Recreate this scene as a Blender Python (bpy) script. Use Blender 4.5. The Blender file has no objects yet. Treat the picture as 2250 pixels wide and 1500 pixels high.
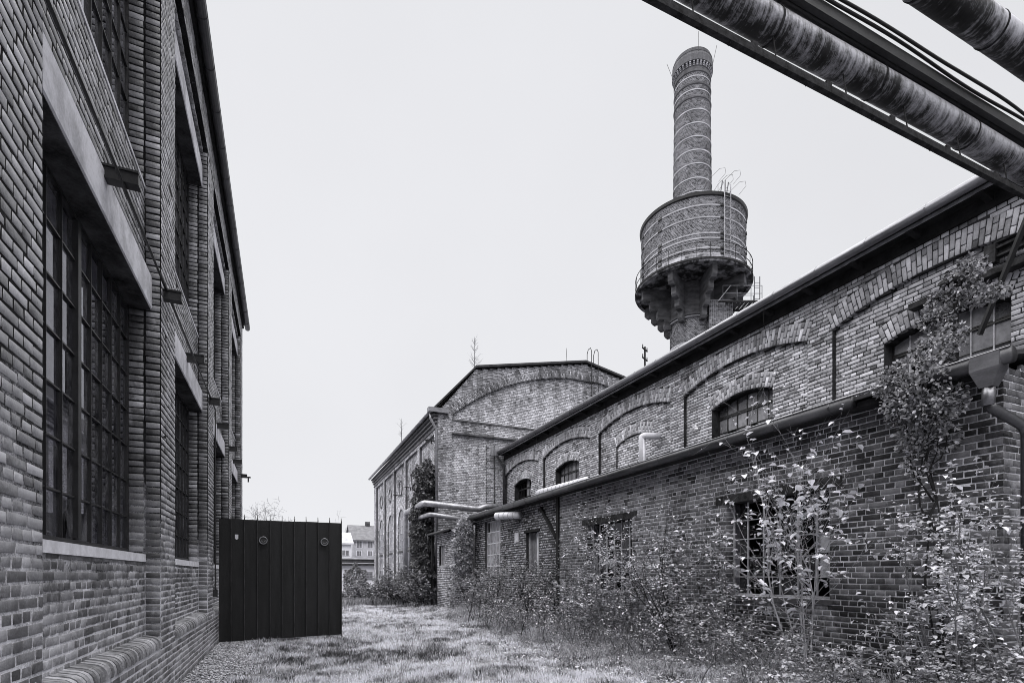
import bpy, math, random
import numpy as np
from mathutils import Vector, Matrix

# ------------------------------------------------------------------ camera, world, light, exposure
sc = bpy.context.scene
col = sc.collection
FPX, CX, HY, H = 1166.0, 1125.0, 1262.0, 1.6          # focal length and principal point in photo pixels, eye height
YAW = math.radians(23.33)
CA, SA = math.cos(YAW), math.sin(YAW)
cam_d = bpy.data.cameras.new('camera')
cam = bpy.data.objects.new('camera', cam_d); col.objects.link(cam)
cam.location = (0, 0, H); cam.rotation_euler = (math.pi / 2, 0, -YAW)
cam_d.sensor_width = 36.0; cam_d.lens = 36.0 * FPX / 2250.0
cam_d.shift_y = (HY - 750.0) / 2250.0
cam_d.clip_start = 0.1; cam_d.clip_end = 6000
sc.camera = cam

SUN_EL, SUN_AZ = math.radians(76), math.radians(250)   # high veiled sun, azimuth clockwise from +Y
w = bpy.data.worlds.new('World'); sc.world = w; w.use_nodes = True
nt = w.node_tree; nt.nodes.clear()
wo = nt.nodes.new('ShaderNodeOutputWorld'); bg = nt.nodes.new('ShaderNodeBackground')
sky = nt.nodes.new('ShaderNodeTexSky'); sky.sky_type = 'NISHITA'; sky.sun_disc = False
sky.sun_elevation = SUN_EL; sky.sun_rotation = SUN_AZ
bw = nt.nodes.new('ShaderNodeRGBToBW'); mx = nt.nodes.new('ShaderNodeMix'); mx.data_type = 'RGBA'
mx.inputs['Factor'].default_value = 0.97                # overcast: an even cloud layer hides most of the clear sky
mx.inputs['B'].default_value = (1.875, 1.89, 1.965, 1)
tcw = nt.nodes.new('ShaderNodeTexCoord'); cn = nt.nodes.new('ShaderNodeTexNoise'); cn.inputs['Scale'].default_value = 1.6; cn.inputs['Detail'].default_value = 5
cm = nt.nodes.new('ShaderNodeMapRange'); cm.inputs['From Min'].default_value = 0.3; cm.inputs['From Max'].default_value = 0.7; cm.inputs['To Min'].default_value = 0.955; cm.inputs['To Max'].default_value = 1.03
cv = nt.nodes.new('ShaderNodeVectorMath'); cv.operation = 'SCALE'; cv.inputs[0].default_value = (1.875, 1.89, 1.965)
nt.links.new(tcw.outputs['Generated'], cn.inputs['Vector']); nt.links.new(cn.outputs['Fac'], cm.inputs['Value']); nt.links.new(cm.outputs['Result'], cv.inputs['Scale']); nt.links.new(cv.outputs['Vector'], mx.inputs['B'])
nt.links.new(sky.outputs['Color'], bw.inputs['Color']); nt.links.new(bw.outputs['Val'], mx.inputs['A'])
nt.links.new(mx.outputs['Result'], bg.inputs['Color']); bg.inputs['Strength'].default_value = 0.1
nt.links.new(bg.outputs['Background'], wo.inputs['Surface'])
sl = bpy.data.lights.new('sun', 'SUN'); sl.energy = 1.5; sl.angle = math.radians(105); sl.color = (1.0, 0.985, 0.97)
sun = bpy.data.objects.new('sun', sl); col.objects.link(sun)
sd = Vector((math.sin(SUN_AZ) * math.cos(SUN_EL), math.cos(SUN_AZ) * math.cos(SUN_EL), math.sin(SUN_EL)))
sun.rotation_euler = sd.to_track_quat('Z', 'Y').to_euler(); sun.location = (-20, -20, 40)
sc.view_settings.view_transform = 'Standard'; sc.view_settings.look = 'None'
sc.view_settings.exposure = 2.1; sc.view_settings.gamma = 1.0
sc.view_settings.use_curve_mapping = False
sc.render.engine = 'CYCLES'
sc.cycles.use_denoising = True
sc.cycles.filter_width = 0.9
sc.cycles.max_bounces = 6; sc.cycles.diffuse_bounces = 1; sc.cycles.transparent_max_bounces = 8

# ------------------------------------------------------------------ helpers
rng = np.random.default_rng(11)
RN = random.Random(5)

def proj(p):
    x, y, z = p
    d = x * SA + y * CA
    r = x * CA - y * SA
    return CX + FPX * r / d, HY - FPX * (z - H) / d, d
def on_x(px, py, X):
    d = X / (CA / FPX * (px - (CX - FPX * SA / CA)))
    u = (px - CX) / FPX
    return (X, d * (CA - SA * u), H + (HY - py) * d / FPX)
def on_y(px, py, Y):
    u = (px - CX) / FPX
    d = Y / (CA - SA * u)
    return (d * (u * CA + SA), Y, H + (HY - py) * d / FPX)
def at(px, py, d):
    u = (px - CX) / FPX
    return (d * (u * CA + SA), d * (CA - SA * u), H + (HY - py) * d / FPX)

_perm = rng.random((64, 64))
def vnoise(x, y):
    x = np.asarray(x, float); y = np.asarray(y, float)
    xi = np.floor(x).astype(int); yi = np.floor(y).astype(int)
    fx = x - xi; fy = y - yi
    fx = fx * fx * (3 - 2 * fx); fy = fy * fy * (3 - 2 * fy)
    g = lambda a, b: _perm[a % 64, b % 64]
    return (g(xi, yi) * (1 - fx) + g(xi + 1, yi) * fx) * (1 - fy) + (g(xi, yi + 1) * (1 - fx) + g(xi + 1, yi + 1) * fx) * fy

BASE = {}                                                # world position of every root
def thing(name, label, cat, loc=(0, 0, 0), group=None):
    o = bpy.data.objects.new(name, None); col.objects.link(o); o.location = loc
    o.empty_display_size = 0.3
    o['label'] = label; o['category'] = cat
    if group: o['group'] = group
    BASE[o.name] = Vector(loc)
    return o
def link(me, name, mat=None, parent=None, label=None, cat=None, kind=None, group=None, smooth=False):
    """mesh given in world coordinates -> object, its origin at the root of its thing"""
    o = bpy.data.objects.new(name, me); col.objects.link(o)
    if parent is not None:
        b = BASE[parent.name]
        if b.length > 0: me.transform(Matrix.Translation(-b))
        o.parent = parent; BASE[o.name] = b
    else:
        BASE[o.name] = Vector((0, 0, 0))
    if mat is not None: me.materials.append(mat)
    if smooth: me.polygons.foreach_set('use_smooth', [True] * len(me.polygons))
    if label: o['label'] = label
    if cat: o['category'] = cat
    if kind: o['kind'] = kind
    if group: o['group'] = group
    return o

class MB:
    def __init__(s): s.v = []; s.f = []; s.t = []
    def add(s, vs, fs, tone=0.5):
        b = len(s.v); s.v.extend([tuple(v) for v in vs])
        s.f.extend([tuple(i + b for i in f) for f in fs]); s.t.extend([tone] * len(fs)); return s
    def box(s, x0, x1, y0, y1, z0, z1, tone=0.5):
        return s.add([(x0, y0, z0), (x1, y0, z0), (x1, y1, z0), (x0, y1, z0), (x0, y0, z1), (x1, y0, z1), (x1, y1, z1), (x0, y1, z1)],
                     [(0, 3, 2, 1), (4, 5, 6, 7), (0, 1, 5, 4), (1, 2, 6, 5), (2, 3, 7, 6), (3, 0, 4, 7)], tone)
    def beam(s, p, q, wd, ht, up=(0, 0, 1), tone=0.5):
        p = Vector(p); q = Vector(q); d = (q - p).normalized(); sx = d.cross(Vector(up))
        if sx.length < 1e-4: sx = d.cross(Vector((1, 0, 0)))
        sx.normalize(); u = sx.cross(d)
        c = [(-1, -1), (1, -1), (1, 1), (-1, 1)]
        vs = [p + sx * (a * wd / 2) + u * (b * ht / 2) for a, b in c] + [q + sx * (a * wd / 2) + u * (b * ht / 2) for a, b in c]
        return s.add(vs, [(0, 3, 2, 1), (4, 5, 6, 7), (0, 1, 5, 4), (1, 2, 6, 5), (2, 3, 7, 6), (3, 0, 4, 7)], tone)
    def tube(s, pts, rad, n=8, caps=True, tone=0.5):
        pts = [Vector(p) for p in pts]; m = len(pts)
        rad = [rad] * m if not hasattr(rad, '__len__') else rad
        t0 = (pts[1] - pts[0]).normalized()
        a = t0.orthogonal().normalized(); vs = []
        for i in range(m):
            t = (pts[min(i + 1, m - 1)] - pts[max(i - 1, 0)])
            t = t.normalized() if t.length > 1e-9 else t0
            a = a - t * a.dot(t)
            a = a.normalized() if a.length > 1e-6 else t.orthogonal().normalized()
            b = t.cross(a)
            for k in range(n):
                th = 2 * math.pi * k / n
                vs.append(pts[i] + (a * math.cos(th) + b * math.sin(th)) * rad[i])
        fs = [(i * n + k, i * n + (k + 1) % n, (i + 1) * n + (k + 1) % n, (i + 1) * n + k) for i in range(m - 1) for k in range(n)]
        if caps: fs += [tuple(range(n))[::-1], tuple(range((m - 1) * n, m * n))]
        return s.add(vs, fs, tone)
    def lathe(s, c, prof, n=48, a0=0, a1=2 * math.pi, tone=0.5):
        full = abs(a1 - a0 - 2 * math.pi) < 1e-6; k = n if full else n + 1; vs = []
        for j in range(k):
            th = a0 + (a1 - a0) * j / n
            for r, z in prof: vs.append((c[0] + r * math.cos(th), c[1] + r * math.sin(th), c[2] + z))
        m = len(prof)
        fs = [(j * m + i, ((j + 1) % k) * m + i, ((j + 1) % k) * m + i + 1, j * m + i + 1) for j in range(n) for i in range(m - 1)]
        return s.add(vs, fs, tone)
    def prism(s, poly, v0, v1, place, tone=0.5):
        """poly of 2-D points, extruded from v0 to v1; place(a, b, v) -> point"""
        n = len(poly)
        vs = [place(a, b, v0) for a, b in poly] + [place(a, b, v1) for a, b in poly]
        fs = [tuple(range(n))[::-1], tuple(range(n, 2 * n))] + [(i, (i + 1) % n, (i + 1) % n + n, i + n) for i in range(n)]
        return s.add(vs, fs, tone)
    def mesh(s, name):
        me = bpy.data.meshes.new(name); me.from_pydata(s.v, [], s.f)
        a = me.attributes.new('tone', 'FLOAT', 'FACE'); a.data.foreach_set('value', np.array(s.t, dtype=np.float32))
        me.update(); return me
    def obj(s, name, mat=None, parent=None, **k):
        return link(s.mesh(name), name, mat, parent, **k)

def np_mesh(name, V, F, tone=None):
    V = np.asarray(V, np.float32).reshape(-1, 3); F = np.asarray(F, np.int32); k = F.shape[1]
    me = bpy.data.meshes.new(name)
    me.vertices.add(len(V)); me.vertices.foreach_set('co', V.ravel())
    me.loops.add(F.size); me.loops.foreach_set('vertex_index', F.ravel())
    me.polygons.add(len(F)); me.polygons.foreach_set('loop_start', np.arange(0, F.size, k, dtype=np.int32))
    if tone is not None:
        a = me.attributes.new('tone', 'FLOAT', 'FACE'); a.data.foreach_set('value', np.asarray(tone, np.float32))
    me.update(calc_edges=True); return me

# ------------------------------------------------------------------ materials (black-and-white scene: cool greys)
def grey(v): return (v * 0.975, v * 0.975, v * 1.05, 1)
class NT:
    def __init__(s, name):
        s.m = bpy.data.materials.new(name); s.m.use_nodes = True; s.t = s.m.node_tree
        s.b = s.t.nodes['Principled BSDF']; s.out = s.t.nodes['Material Output']
        s.pos = s.t.nodes.new('ShaderNodeNewGeometry').outputs['Position']
    def n(s, ty, ins=None, **kw):
        x = s.t.nodes.new(ty)
        for k, v in kw.items(): setattr(x, k, v)
        for k, v in (ins or {}).items():
            if hasattr(v, 'is_linked'): s.t.links.new(v, x.inputs[k])
            else: x.inputs[k].default_value = v
        return x
    def noise(s, scale, detail=4, rough=0.6, vec=None):
        return s.n('ShaderNodeTexNoise', {'Scale': scale, 'Detail': detail, 'Roughness': rough, 'Vector': vec or s.pos}).outputs['Fac']
    def math(s, op, a, b=0.0, c=0.0, clamp=False):
        return s.n('ShaderNodeMath', {0: a, 1: b, 2: c}, operation=op, use_clamp=clamp).outputs[0]
    def ramp(s, fac, stops):
        x = s.n('ShaderNodeValToRGB', {'Fac': fac}); e = x.color_ramp.elements
        while len(e) < len(stops): e.new(0.5)
        for el, (p, c) in zip(e, stops): el.position = p; el.color = grey(c)
        return x.outputs['Color']
    def mixc(s, f, a, b):
        x = s.n('ShaderNodeMix', {'Factor': f}, data_type='RGBA')
        for i, v in ((6, a), (7, b)):
            if hasattr(v, 'is_linked'): s.t.links.new(v, x.inputs[i])
            else: x.inputs[i].default_value = grey(v)
        return x.outputs[2]
    def stretch(s, v):
        return s.n('ShaderNodeVectorMath', {0: s.pos, 1: v}, operation='MULTIPLY').outputs[0]
    def tone(s): return s.n('ShaderNodeAttribute', attribute_name='tone').outputs['Fac']
    def bump(s, h, strength=0.4, dist=0.01):
        s.t.links.new(s.n('ShaderNodeBump', {'Height': h, 'Strength': strength, 'Distance': dist}).outputs['Normal'], s.b.inputs['Normal'])
    def base(s, c, rough=0.85, spec=0.3, metal=0.0):
        if hasattr(c, 'is_linked'): s.t.links.new(c, s.b.inputs['Base Color'])
        else: s.b.inputs['Base Color'].default_value = grey(c)
        if hasattr(rough, 'is_linked'): s.t.links.new(rough, s.b.inputs['Roughness'])
        else: s.b.inputs['Roughness'].default_value = rough
        s.b.inputs['Specular IOR Level'].default_value = spec; s.b.inputs['Metallic'].default_value = metal
        return s.m

def brick_mat(name, dark, light, stain=0.5, white=0.25, wscale=0.9, rough=0.9, spec=0.2, salt=0.0, mott=0.55):
    g = NT(name)
    big = g.noise(0.55, 5, 0.65); mid = g.noise(9, 4, 0.6); fine = g.noise(70, 3, 0.6)
    t = g.math('MULTIPLY_ADD', g.math('SUBTRACT', big, 0.5), stain, g.tone())
    t = g.math('MULTIPLY_ADD', g.math('SUBTRACT', mid, 0.5), mott, t)
    t = g.math('MULTIPLY_ADD', g.math('SUBTRACT', g.noise(1.0, 4, 0.6, g.stretch((2.6, 2.6, 0.28))), 0.5), stain, t)   # water runs
    t = g.math('MULTIPLY_ADD', g.math('SUBTRACT', fine, 0.5), 0.35, t, clamp=True)
    c = g.ramp(t, [(0.0, dark * 0.35), (0.3, dark), (0.75, light), (1.0, min(0.8, light * 1.5))])
    wn = g.noise(wscale, 6, 0.7); wm = g.noise(14, 3, 0.6)
    wf = g.math('MULTIPLY', g.math('SUBTRACT', wn, 0.56), 6.0, clamp=True)
    wf = g.math('MULTIPLY', wf, g.math('MULTIPLY', g.math('SUBTRACT', wm, 0.38), 5.0, clamp=True))
    wf = g.math('MULTIPLY', wf, white)
    if salt:                                                # salt bloom, strongest near the ground
        zz = g.n('ShaderNodeSeparateXYZ', {0: g.pos}).outputs[2]
        low = g.math('MULTIPLY_ADD', zz, -0.55, 1.0, clamp=True)
        bl = g.math('MULTIPLY', g.math('SUBTRACT', g.noise(3.2, 5, 0.7), 0.46), 5.0, clamp=True)
        wf = g.math('MAXIMUM', wf, g.math('MULTIPLY', g.math('MULTIPLY', low, bl), g.math('MULTIPLY', wm, salt)))
    c = g.mixc(wf, c, 0.62)
    h = g.math('ADD', fine, g.math('MULTIPLY', g.noise(26, 3, 0.6), 0.6))
    g.bump(h, 0.6, 0.005)
    return g.base(c, rough, spec)
def mortar_mat(name, v0, v1, scale=2.0):
    g = NT(name); a = g.noise(scale, 6, 0.7); b = g.noise(60, 3, 0.7)
    t = g.math('MULTIPLY_ADD', g.math('SUBTRACT', b, 0.5), 0.5, a)
    c = g.ramp(t, [(0.3, v0), (0.62, v1)]); g.bump(b, 0.8, 0.01)
    return g.base(c, 0.95, 0.1)
def rough_mat(name, v0, v1, scale=3, rough=0.7, bump=0.3, spec=0.3, metal=0, stretch=None, lo=0.3, hi=0.7, bscale=40):
    g = NT(name); vec = g.stretch(stretch) if stretch else None
    a = g.noise(scale, 6, 0.65, vec); b = g.noise(bscale, 3, 0.6)
    t = g.math('MULTIPLY_ADD', g.math('SUBTRACT', b, 0.5), 0.25, a)
    c = g.ramp(t, [(lo, v0), (hi, v1)]); g.bump(b, bump, 0.006)
    return g.base(c, rough, spec, metal)

M = {}
M['brick_left'] = brick_mat('brick_left', 0.11, 0.34, 0.45, 0.8, 1.1, 0.46, 0.8, 0.4)
M['mortar_left'] = mortar_mat('mortar_left', 0.06, 0.42, 1.1)
M['brick_hall'] = brick_mat('brick_hall', 0.24, 0.56, 0.5, 0.6, 1.3)
M['mortar_hall'] = mortar_mat('mortar_hall', 0.015, 0.06)
M['brick_annex'] = brick_mat('brick_annex', 0.05, 0.20, 0.6, 0.5, 0.8)
M['mortar_annex'] = mortar_mat('mortar_annex', 0.30, 0.75, 1.2)
M['brick_rough'] = brick_mat('brick_rough', 0.14, 0.42, 0.5, 0.8, 1.2)
M['mortar_rough'] = mortar_mat('mortar_rough', 0.015, 0.06)
M['brick_far'] = brick_mat('brick_far', 0.2, 0.5, 1.2, 0.7, 0.35)
M['mortar_far'] = mortar_mat('mortar_far', 0.05, 0.20, 1.0)
M['brick_chimney'] = brick_mat('brick_chimney', 0.045, 0.19, 0.5, 0.5, 0.6, mott=0.3)
M['mortar_chimney'] = mortar_mat('mortar_chimney', 0.17, 0.42, 0.8)
M['concrete'] = rough_mat('concrete', 0.36, 0.68, 2.2, 0.9, 0.3, 0.15, stretch=(1.5, 1.0, 1.0), lo=0.34, hi=0.62)
M['stain_shade'] = rough_mat('stain_shade', 0.012, 0.10, 2.4, 0.95, 0.4, 0.1, lo=0.36, hi=0.70)  # lintel undersides: mottled stain with their shade put into the colour
M['sill'] = rough_mat('sill', 0.5, 0.75, 6, 0.9, 0.2, 0.15)
M['dark_concrete'] = rough_mat('dark_concrete', 0.035, 0.13, 1.5, 0.9, 0.3, 0.15, stretch=(1, 1, 2.5))
M['crumbled'] = rough_mat('crumbled', 0.02, 0.35, 1.3, 0.95, 0.6, 0.1, lo=0.45, hi=0.72, bscale=12)
M['plaster_tank'] = rough_mat('plaster_tank', 0.12, 0.62, 1.6, 0.95, 0.5, 0.1, lo=0.35, hi=0.6, bscale=15)
M['steel_dark'] = rough_mat('steel_dark', 0.010, 0.028, 5, 0.45, 0.15, 0.4)
M['steel_rust'] = rough_mat('steel_rust', 0.008, 0.06, 9, 0.85, 0.7, 0.2, lo=0.35, hi=0.75)
M['gate'] = rough_mat('gate', 0.003, 0.016, 2.6, 0.5, 0.35, 0.4, stretch=(2.5, 2, 0.35), lo=0.32, hi=0.72, bscale=25)
M['gate_rib'] = rough_mat('gate_rib', 0.006, 0.05, 6, 0.5, 0.3, 0.5, lo=0.35, hi=0.75)
M['zinc_dark'] = rough_mat('zinc_dark', 0.05, 0.11, 3, 0.42, 0.1, 0.5, 0.7, stretch=(1, 0.6, 3))
M['zinc'] = rough_mat('zinc', 0.14, 0.30, 3, 0.38, 0.1, 0.5, 0.75, stretch=(1, 0.6, 3))
M['zinc_bright'] = rough_mat('zinc_bright', 0.22, 0.55, 4, 0.38, 0.15, 0.5, 0.6)
M['hoop'] = rough_mat('hoop', 0.22, 0.52, 1.5, 0.7, 0.2, 0.3)
M['white_wrap'] = rough_mat('white_wrap', 0.55, 0.80, 4, 0.7, 0.3, 0.3)
M['timber_dark'] = rough_mat('timber_dark', 0.008, 0.03, 4, 0.85, 0.3, 0.2)
M['roof_felt'] = rough_mat('roof_felt', 0.03, 0.08, 3, 0.9, 0.4, 0.2)
M['roof_tile'] = rough_mat('roof_tile', 0.10, 0.20, 2, 0.85, 0.4, 0.2)
M['interior'] = rough_mat('interior', 0.06, 0.24, 0.8, 0.9, 0.2, 0.2)
M['plaster_white'] = rough_mat('plaster_white', 0.60, 0.78, 1.2, 0.9, 0.2, 0.2)
M['plaster_old'] = rough_mat('plaster_old', 0.28, 0.6, 0.8, 0.9, 0.2, 0.2)
M['cable'] = rough_mat('cable', 0.008, 0.015, 5, 0.5, 0.05, 0.4)
M['frame_light'] = rough_mat('frame_light', 0.25, 0.60, 8, 0.7, 0.2, 0.2)
M['board'] = rough_mat('board', 0.35, 0.75, 5, 0.9, 0.3, 0.1)
M['lens'] = NT('lens').base(0.02, 0.1, 0.6)
M['lamp_rim'] = NT('lamp_rim').base(0.22, 0.35, 0.5, 0.5)

def pipe_mat():
    """old sheet-metal cladding, grime and rust runs in drips round the belly"""
    g = NT('pipe_cladding')
    run = g.noise(1.0, 6, 0.75, g.stretch((20, 1.4, 1.4))); spot = g.noise(7.0, 6, 0.75); big = g.noise(1.6, 3, 0.6); fine = g.noise(45, 4, 0.7)
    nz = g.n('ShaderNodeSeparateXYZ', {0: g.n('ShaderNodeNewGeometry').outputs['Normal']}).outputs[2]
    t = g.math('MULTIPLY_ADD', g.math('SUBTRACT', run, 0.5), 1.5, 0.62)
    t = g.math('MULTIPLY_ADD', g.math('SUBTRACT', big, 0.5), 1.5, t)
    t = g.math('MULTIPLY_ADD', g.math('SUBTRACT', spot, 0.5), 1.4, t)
    t = g.math('MULTIPLY_ADD', nz, 0.30, t)                         # lighter where the pipe faces up, darker on the belly
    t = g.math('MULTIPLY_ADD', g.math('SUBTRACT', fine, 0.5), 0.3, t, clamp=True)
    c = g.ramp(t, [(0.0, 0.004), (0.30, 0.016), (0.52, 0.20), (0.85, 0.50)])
    g.bump(spot, 0.25, 0.01)
    return g.base(c, 0.45, 0.5, 0.3)
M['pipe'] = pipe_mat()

def glass_mat(name, tint, rough=0.03, refl=1.0, dirt=0.0, dirtv=0.3):
    g = NT(name); t = g.t
    geo = g.n('ShaderNodeNewGeometry')
    cs = g.n('ShaderNodeVectorMath', {0: geo.outputs['Incoming'], 1: geo.outputs['Normal']}, operation='DOT_PRODUCT').outputs['Value']
    fr = g.math('POWER', g.math('SUBTRACT', 1.0, g.math('ABSOLUTE', cs)), 5.0)          # Schlick, the same from both sides
    fr = g.math('MULTIPLY', g.math('MULTIPLY_ADD', fr, 0.94, 0.06), refl, clamp=True)
    tr = g.n('ShaderNodeBsdfTransparent', {'Color': grey(tint)}); gl = g.n('ShaderNodeBsdfGlossy', {'Roughness': rough, 'Color': grey(0.9)})
    mixn = g.n('ShaderNodeMixShader', {0: fr}); t.links.new(tr.outputs[0], mixn.inputs[1]); t.links.new(gl.outputs[0], mixn.inputs[2])
    last = mixn
    if dirt > 0:
        nz = g.noise(3.5, 6, 0.7); f = g.math('MULTIPLY_ADD', g.math('SUBTRACT', nz, 0.5), 1.6, dirt, clamp=True)
        f = g.math('MULTIPLY', f, g.math('MULTIPLY_ADD', g.tone(), 0.9, 0.5), clamp=True)
        df = g.n('ShaderNodeBsdfDiffuse', {'Color': grey(dirtv)})
        m2 = g.n('ShaderNodeMixShader', {0: f}); t.links.new(mixn.outputs[0], m2.inputs[1]); t.links.new(df.outputs[0], m2.inputs[2]); last = m2
    t.links.new(last.outputs[0], g.out.inputs['Surface'])
    return g.m
M['glass'] = glass_mat('glass', 0.75, 0.02, 1.2, 0.16, 0.18)
M['glass_dirty'] = glass_mat('glass_dirty', 0.4, 0.08, 1.0, 0.62, 0.30)
M['glass_milky'] = glass_mat('glass_milky', 0.4, 0.2, 0.8, 0.62, 0.40)
M['glass_mesh'] = glass_mat('glass_mesh', 0.3, 0.1, 0.8, 0.15, 0.15)

def leaf_mat(name, v0, v1, rough=0.45, trans=0.25, spec=0.4):
    g = NT(name); t = g.tone(); n_ = g.noise(30, 3, 0.6)
    f = g.math('MULTIPLY_ADD', g.math('SUBTRACT', n_, 0.5), 0.35, t, clamp=True)
    c = g.ramp(f, [(0.0, v0), (0.6, (v0 + v1) / 2), (1.0, v1)])
    g.base(c, rough, spec)
    tl = g.n('ShaderNodeBsdfTranslucent'); g.t.links.new(c, tl.inputs['Color'])
    mixn = g.n('ShaderNodeMixShader', {0: trans}); g.t.links.new(g.b.outputs[0], mixn.inputs[1]); g.t.links.new(tl.outputs[0], mixn.inputs[2])
    g.t.links.new(mixn.outputs[0], g.out.inputs['Surface']); return g.m
M['leaf_pale'] = leaf_mat('leaf_pale', 0.14, 0.95)
M['leaf_mid'] = leaf_mat('leaf_mid', 0.025, 0.68)
M['leaf_dark'] = leaf_mat('leaf_dark', 0.02, 0.22, 0.35, 0.15, 0.5)
M['grass'] = leaf_mat('grass', 0.06, 0.95, 0.6, 0.3, 0.25)
M['straw'] = leaf_mat('straw', 0.05, 0.72, 0.7, 0.2, 0.2)
M['bark'] = rough_mat('bark', 0.06, 0.22, 12, 0.9, 0.4, 0.15, stretch=(1, 1, 0.3))
M['bark_pale'] = rough_mat('bark_pale', 0.16, 0.46, 12, 0.85, 0.4, 0.2, stretch=(1, 1, 0.3))
M['stone'] = rough_mat('stone', 0.10, 0.50, 12, 0.9, 0.4, 0.2)
def ground_mat():
    g = NT('ground'); a = g.noise(1.2, 6, 0.65); b = g.noise(18, 4, 0.7)
    t = g.math('MULTIPLY_ADD', g.math('SUBTRACT', b, 0.5), 0.7, a)
    c = g.ramp(t, [(0.3, 0.07), (0.5, 0.22), (0.72, 0.5)]); g.bump(b, 0.8, 0.03)
    return g.base(c, 0.95, 0.1)
M['ground'] = ground_mat()

# ------------------------------------------------------------------ bricks
COURSE = 0.0816
QUADS = np.array([(0, 1, 2, 3), (4, 5, 1, 0), (5, 6, 2, 1), (6, 7, 3, 2), (7, 4, 0, 3), (8, 9, 5, 4), (9, 10, 6, 5), (10, 11, 7, 6), (11, 8, 4, 7)], np.int32)
class Bricks:
    """list of bricks: centre, length axis, height axis, outward normal, half lengths bottom/top, half height, proud, tone"""
    def __init__(s): s.r = []
    def add(s, o, u, w_, n, ab, at_, b, proud=0.0, tone=None):
        s.r.append((*o, *u, *w_, *n, ab, at_, b, proud, RN.gauss(0.5, 0.17) if tone is None else tone))
    def arr(s): return np.array(s.r, float).reshape(-1, 17)
def brick_verts(A, jit=0.0022, ch=0.003, depth=0.045):
    n = len(A); O = A[:, 0:3]; U = A[:, 3:6]; W = A[:, 6:9]; N = A[:, 9:12]
    ab, at_, b, pr = A[:, 12], A[:, 13], A[:, 14], A[:, 15]
    V = np.zeros((n, 12, 3))
    sg = [(-1, -1), (1, -1), (1, 1), (-1, 1)]
    j1 = rng.normal(0, jit, (n, 4, 2)); jd = rng.normal(0, jit * 0.45, (n, 4))
    c = np.minimum(ch, b * 0.35)
    for k, (sa, sb) in enumerate(sg):
        half = ab if sb < 0 else at_
        ea = sa * half + j1[:, k, 0]; eb = sb * b + j1[:, k, 1]
        ia = ea - sa * c; ib = eb - sb * c
        V[:, k] = O + U * ia[:, None] + W * ib[:, None] + N * (pr + jd[:, k])[:, None]
        V[:, 4 + k] = O + U * ea[:, None] + W * eb[:, None] + N * (pr + jd[:, k] - c)[:, None]
        V[:, 8 + k] = O + U * ea[:, None] + W * eb[:, None] + N * (pr - depth)[:, None]
    return V
def emit_bricks(B, mat, parent, n_ind=0, name='brick', vis=None, jit=0.0022, ch=0.003, rest='brickwork', depth=0.045):
    A = B.arr()
    if len(A) == 0: return
    V = brick_verts(A, jit, ch, depth); tone = np.clip(A[:, 16], 0.02, 0.98)
    idx = np.zeros(len(A), bool)
    if n_ind:
        P = A[:, 0:3] - np.array([0, 0, H]); d = P[:, 0] * SA + P[:, 1] * CA; r = P[:, 0] * CA - P[:, 1] * SA
        ok = d > 0.5; dd = np.where(ok, d, 1)
        px = CX + FPX * r / dd; py = HY - FPX * P[:, 2] / dd
        ok &= (px > -20) & (px < 2270) & (py > -20) & (py < 1520)
        fac = -(P * A[:, 9:12]).sum(1) / np.linalg.norm(P, axis=1)
        s = (A[:, 12] + A[:, 13]) * A[:, 14] * np.maximum(fac, 0) / dd ** 2
        if vis is not None: ok &= np.array([vis(*p) for p in A[:, 0:3]])
        s = np.where(ok, s, 0); top = np.argsort(-s)[:n_ind]; idx[top[s[top] > 0]] = True
        for i in np.nonzero(idx)[0]:
            link(np_mesh(name, V[i], QUADS, [tone[i]] * 9), name, mat, parent)
    k = np.nonzero(~idx)[0]
    if len(k):
        F = (QUADS[None] + (np.arange(len(k)) * 12)[:, None, None]).reshape(-1, 4)
        link(np_mesh(rest, V[k], F, np.repeat(tone[k], 9)), rest, mat, parent, kind='stuff')
def brick_face(B, place, U, N, z0, z1, spans, proud=0.0, Ls=0.262, Lh=0.131, joint=0.021, tone_fn=None, miss=0.0, bond='english'):
    """lay courses from z0 to z1; spans(z) gives the intervals along the face that carry brick; place(s, z) -> point"""
    nrow = int(round((z1 - z0) / COURSE)); W = (0, 0, 1)
    r0 = int(round(z0 / COURSE))
    for i in range(nrow):
        za = z0 + i * COURSE; zm = za + COURSE / 2; ri = r0 + i
        for a, b in spans(zm):
            if b - a < 0.03: continue
            x = a; hdr = (ri % 2 == 0) if bond == 'english' else False
            if bond == 'stretcher': hdr = False
            if bond == 'header': hdr = True
            if hdr: first = Lh
            else: first = Lh * (1.5 if (ri // 2) % 2 else 0.5) if bond == 'english' else (Ls / 2 if ri % 2 else Ls)
            first *= RN.uniform(0.92, 1.06)
            L = first
            while x < b - 1e-4:
                e = min(x + L, b)
                if b - e < 0.045: e = b
                if RN.random() >= miss:
                    ln = e - x - joint * RN.uniform(0.8, 1.3)
                    if ln > 0.012:
                        c = (x + e) / 2; p = place(c, zm + RN.gauss(0, 0.0012))
                        t = None if tone_fn is None else RN.gauss(0.5, 0.17) + tone_fn(c, zm)
                        B.add(p, U, W, N, ln / 2, ln / 2, (COURSE - joint) / 2 * RN.uniform(0.95, 1.05), proud + RN.gauss(0, 0.0015), t)
                x = e; L = (Lh if hdr else Ls) * RN.uniform(0.95, 1.05)
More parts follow.
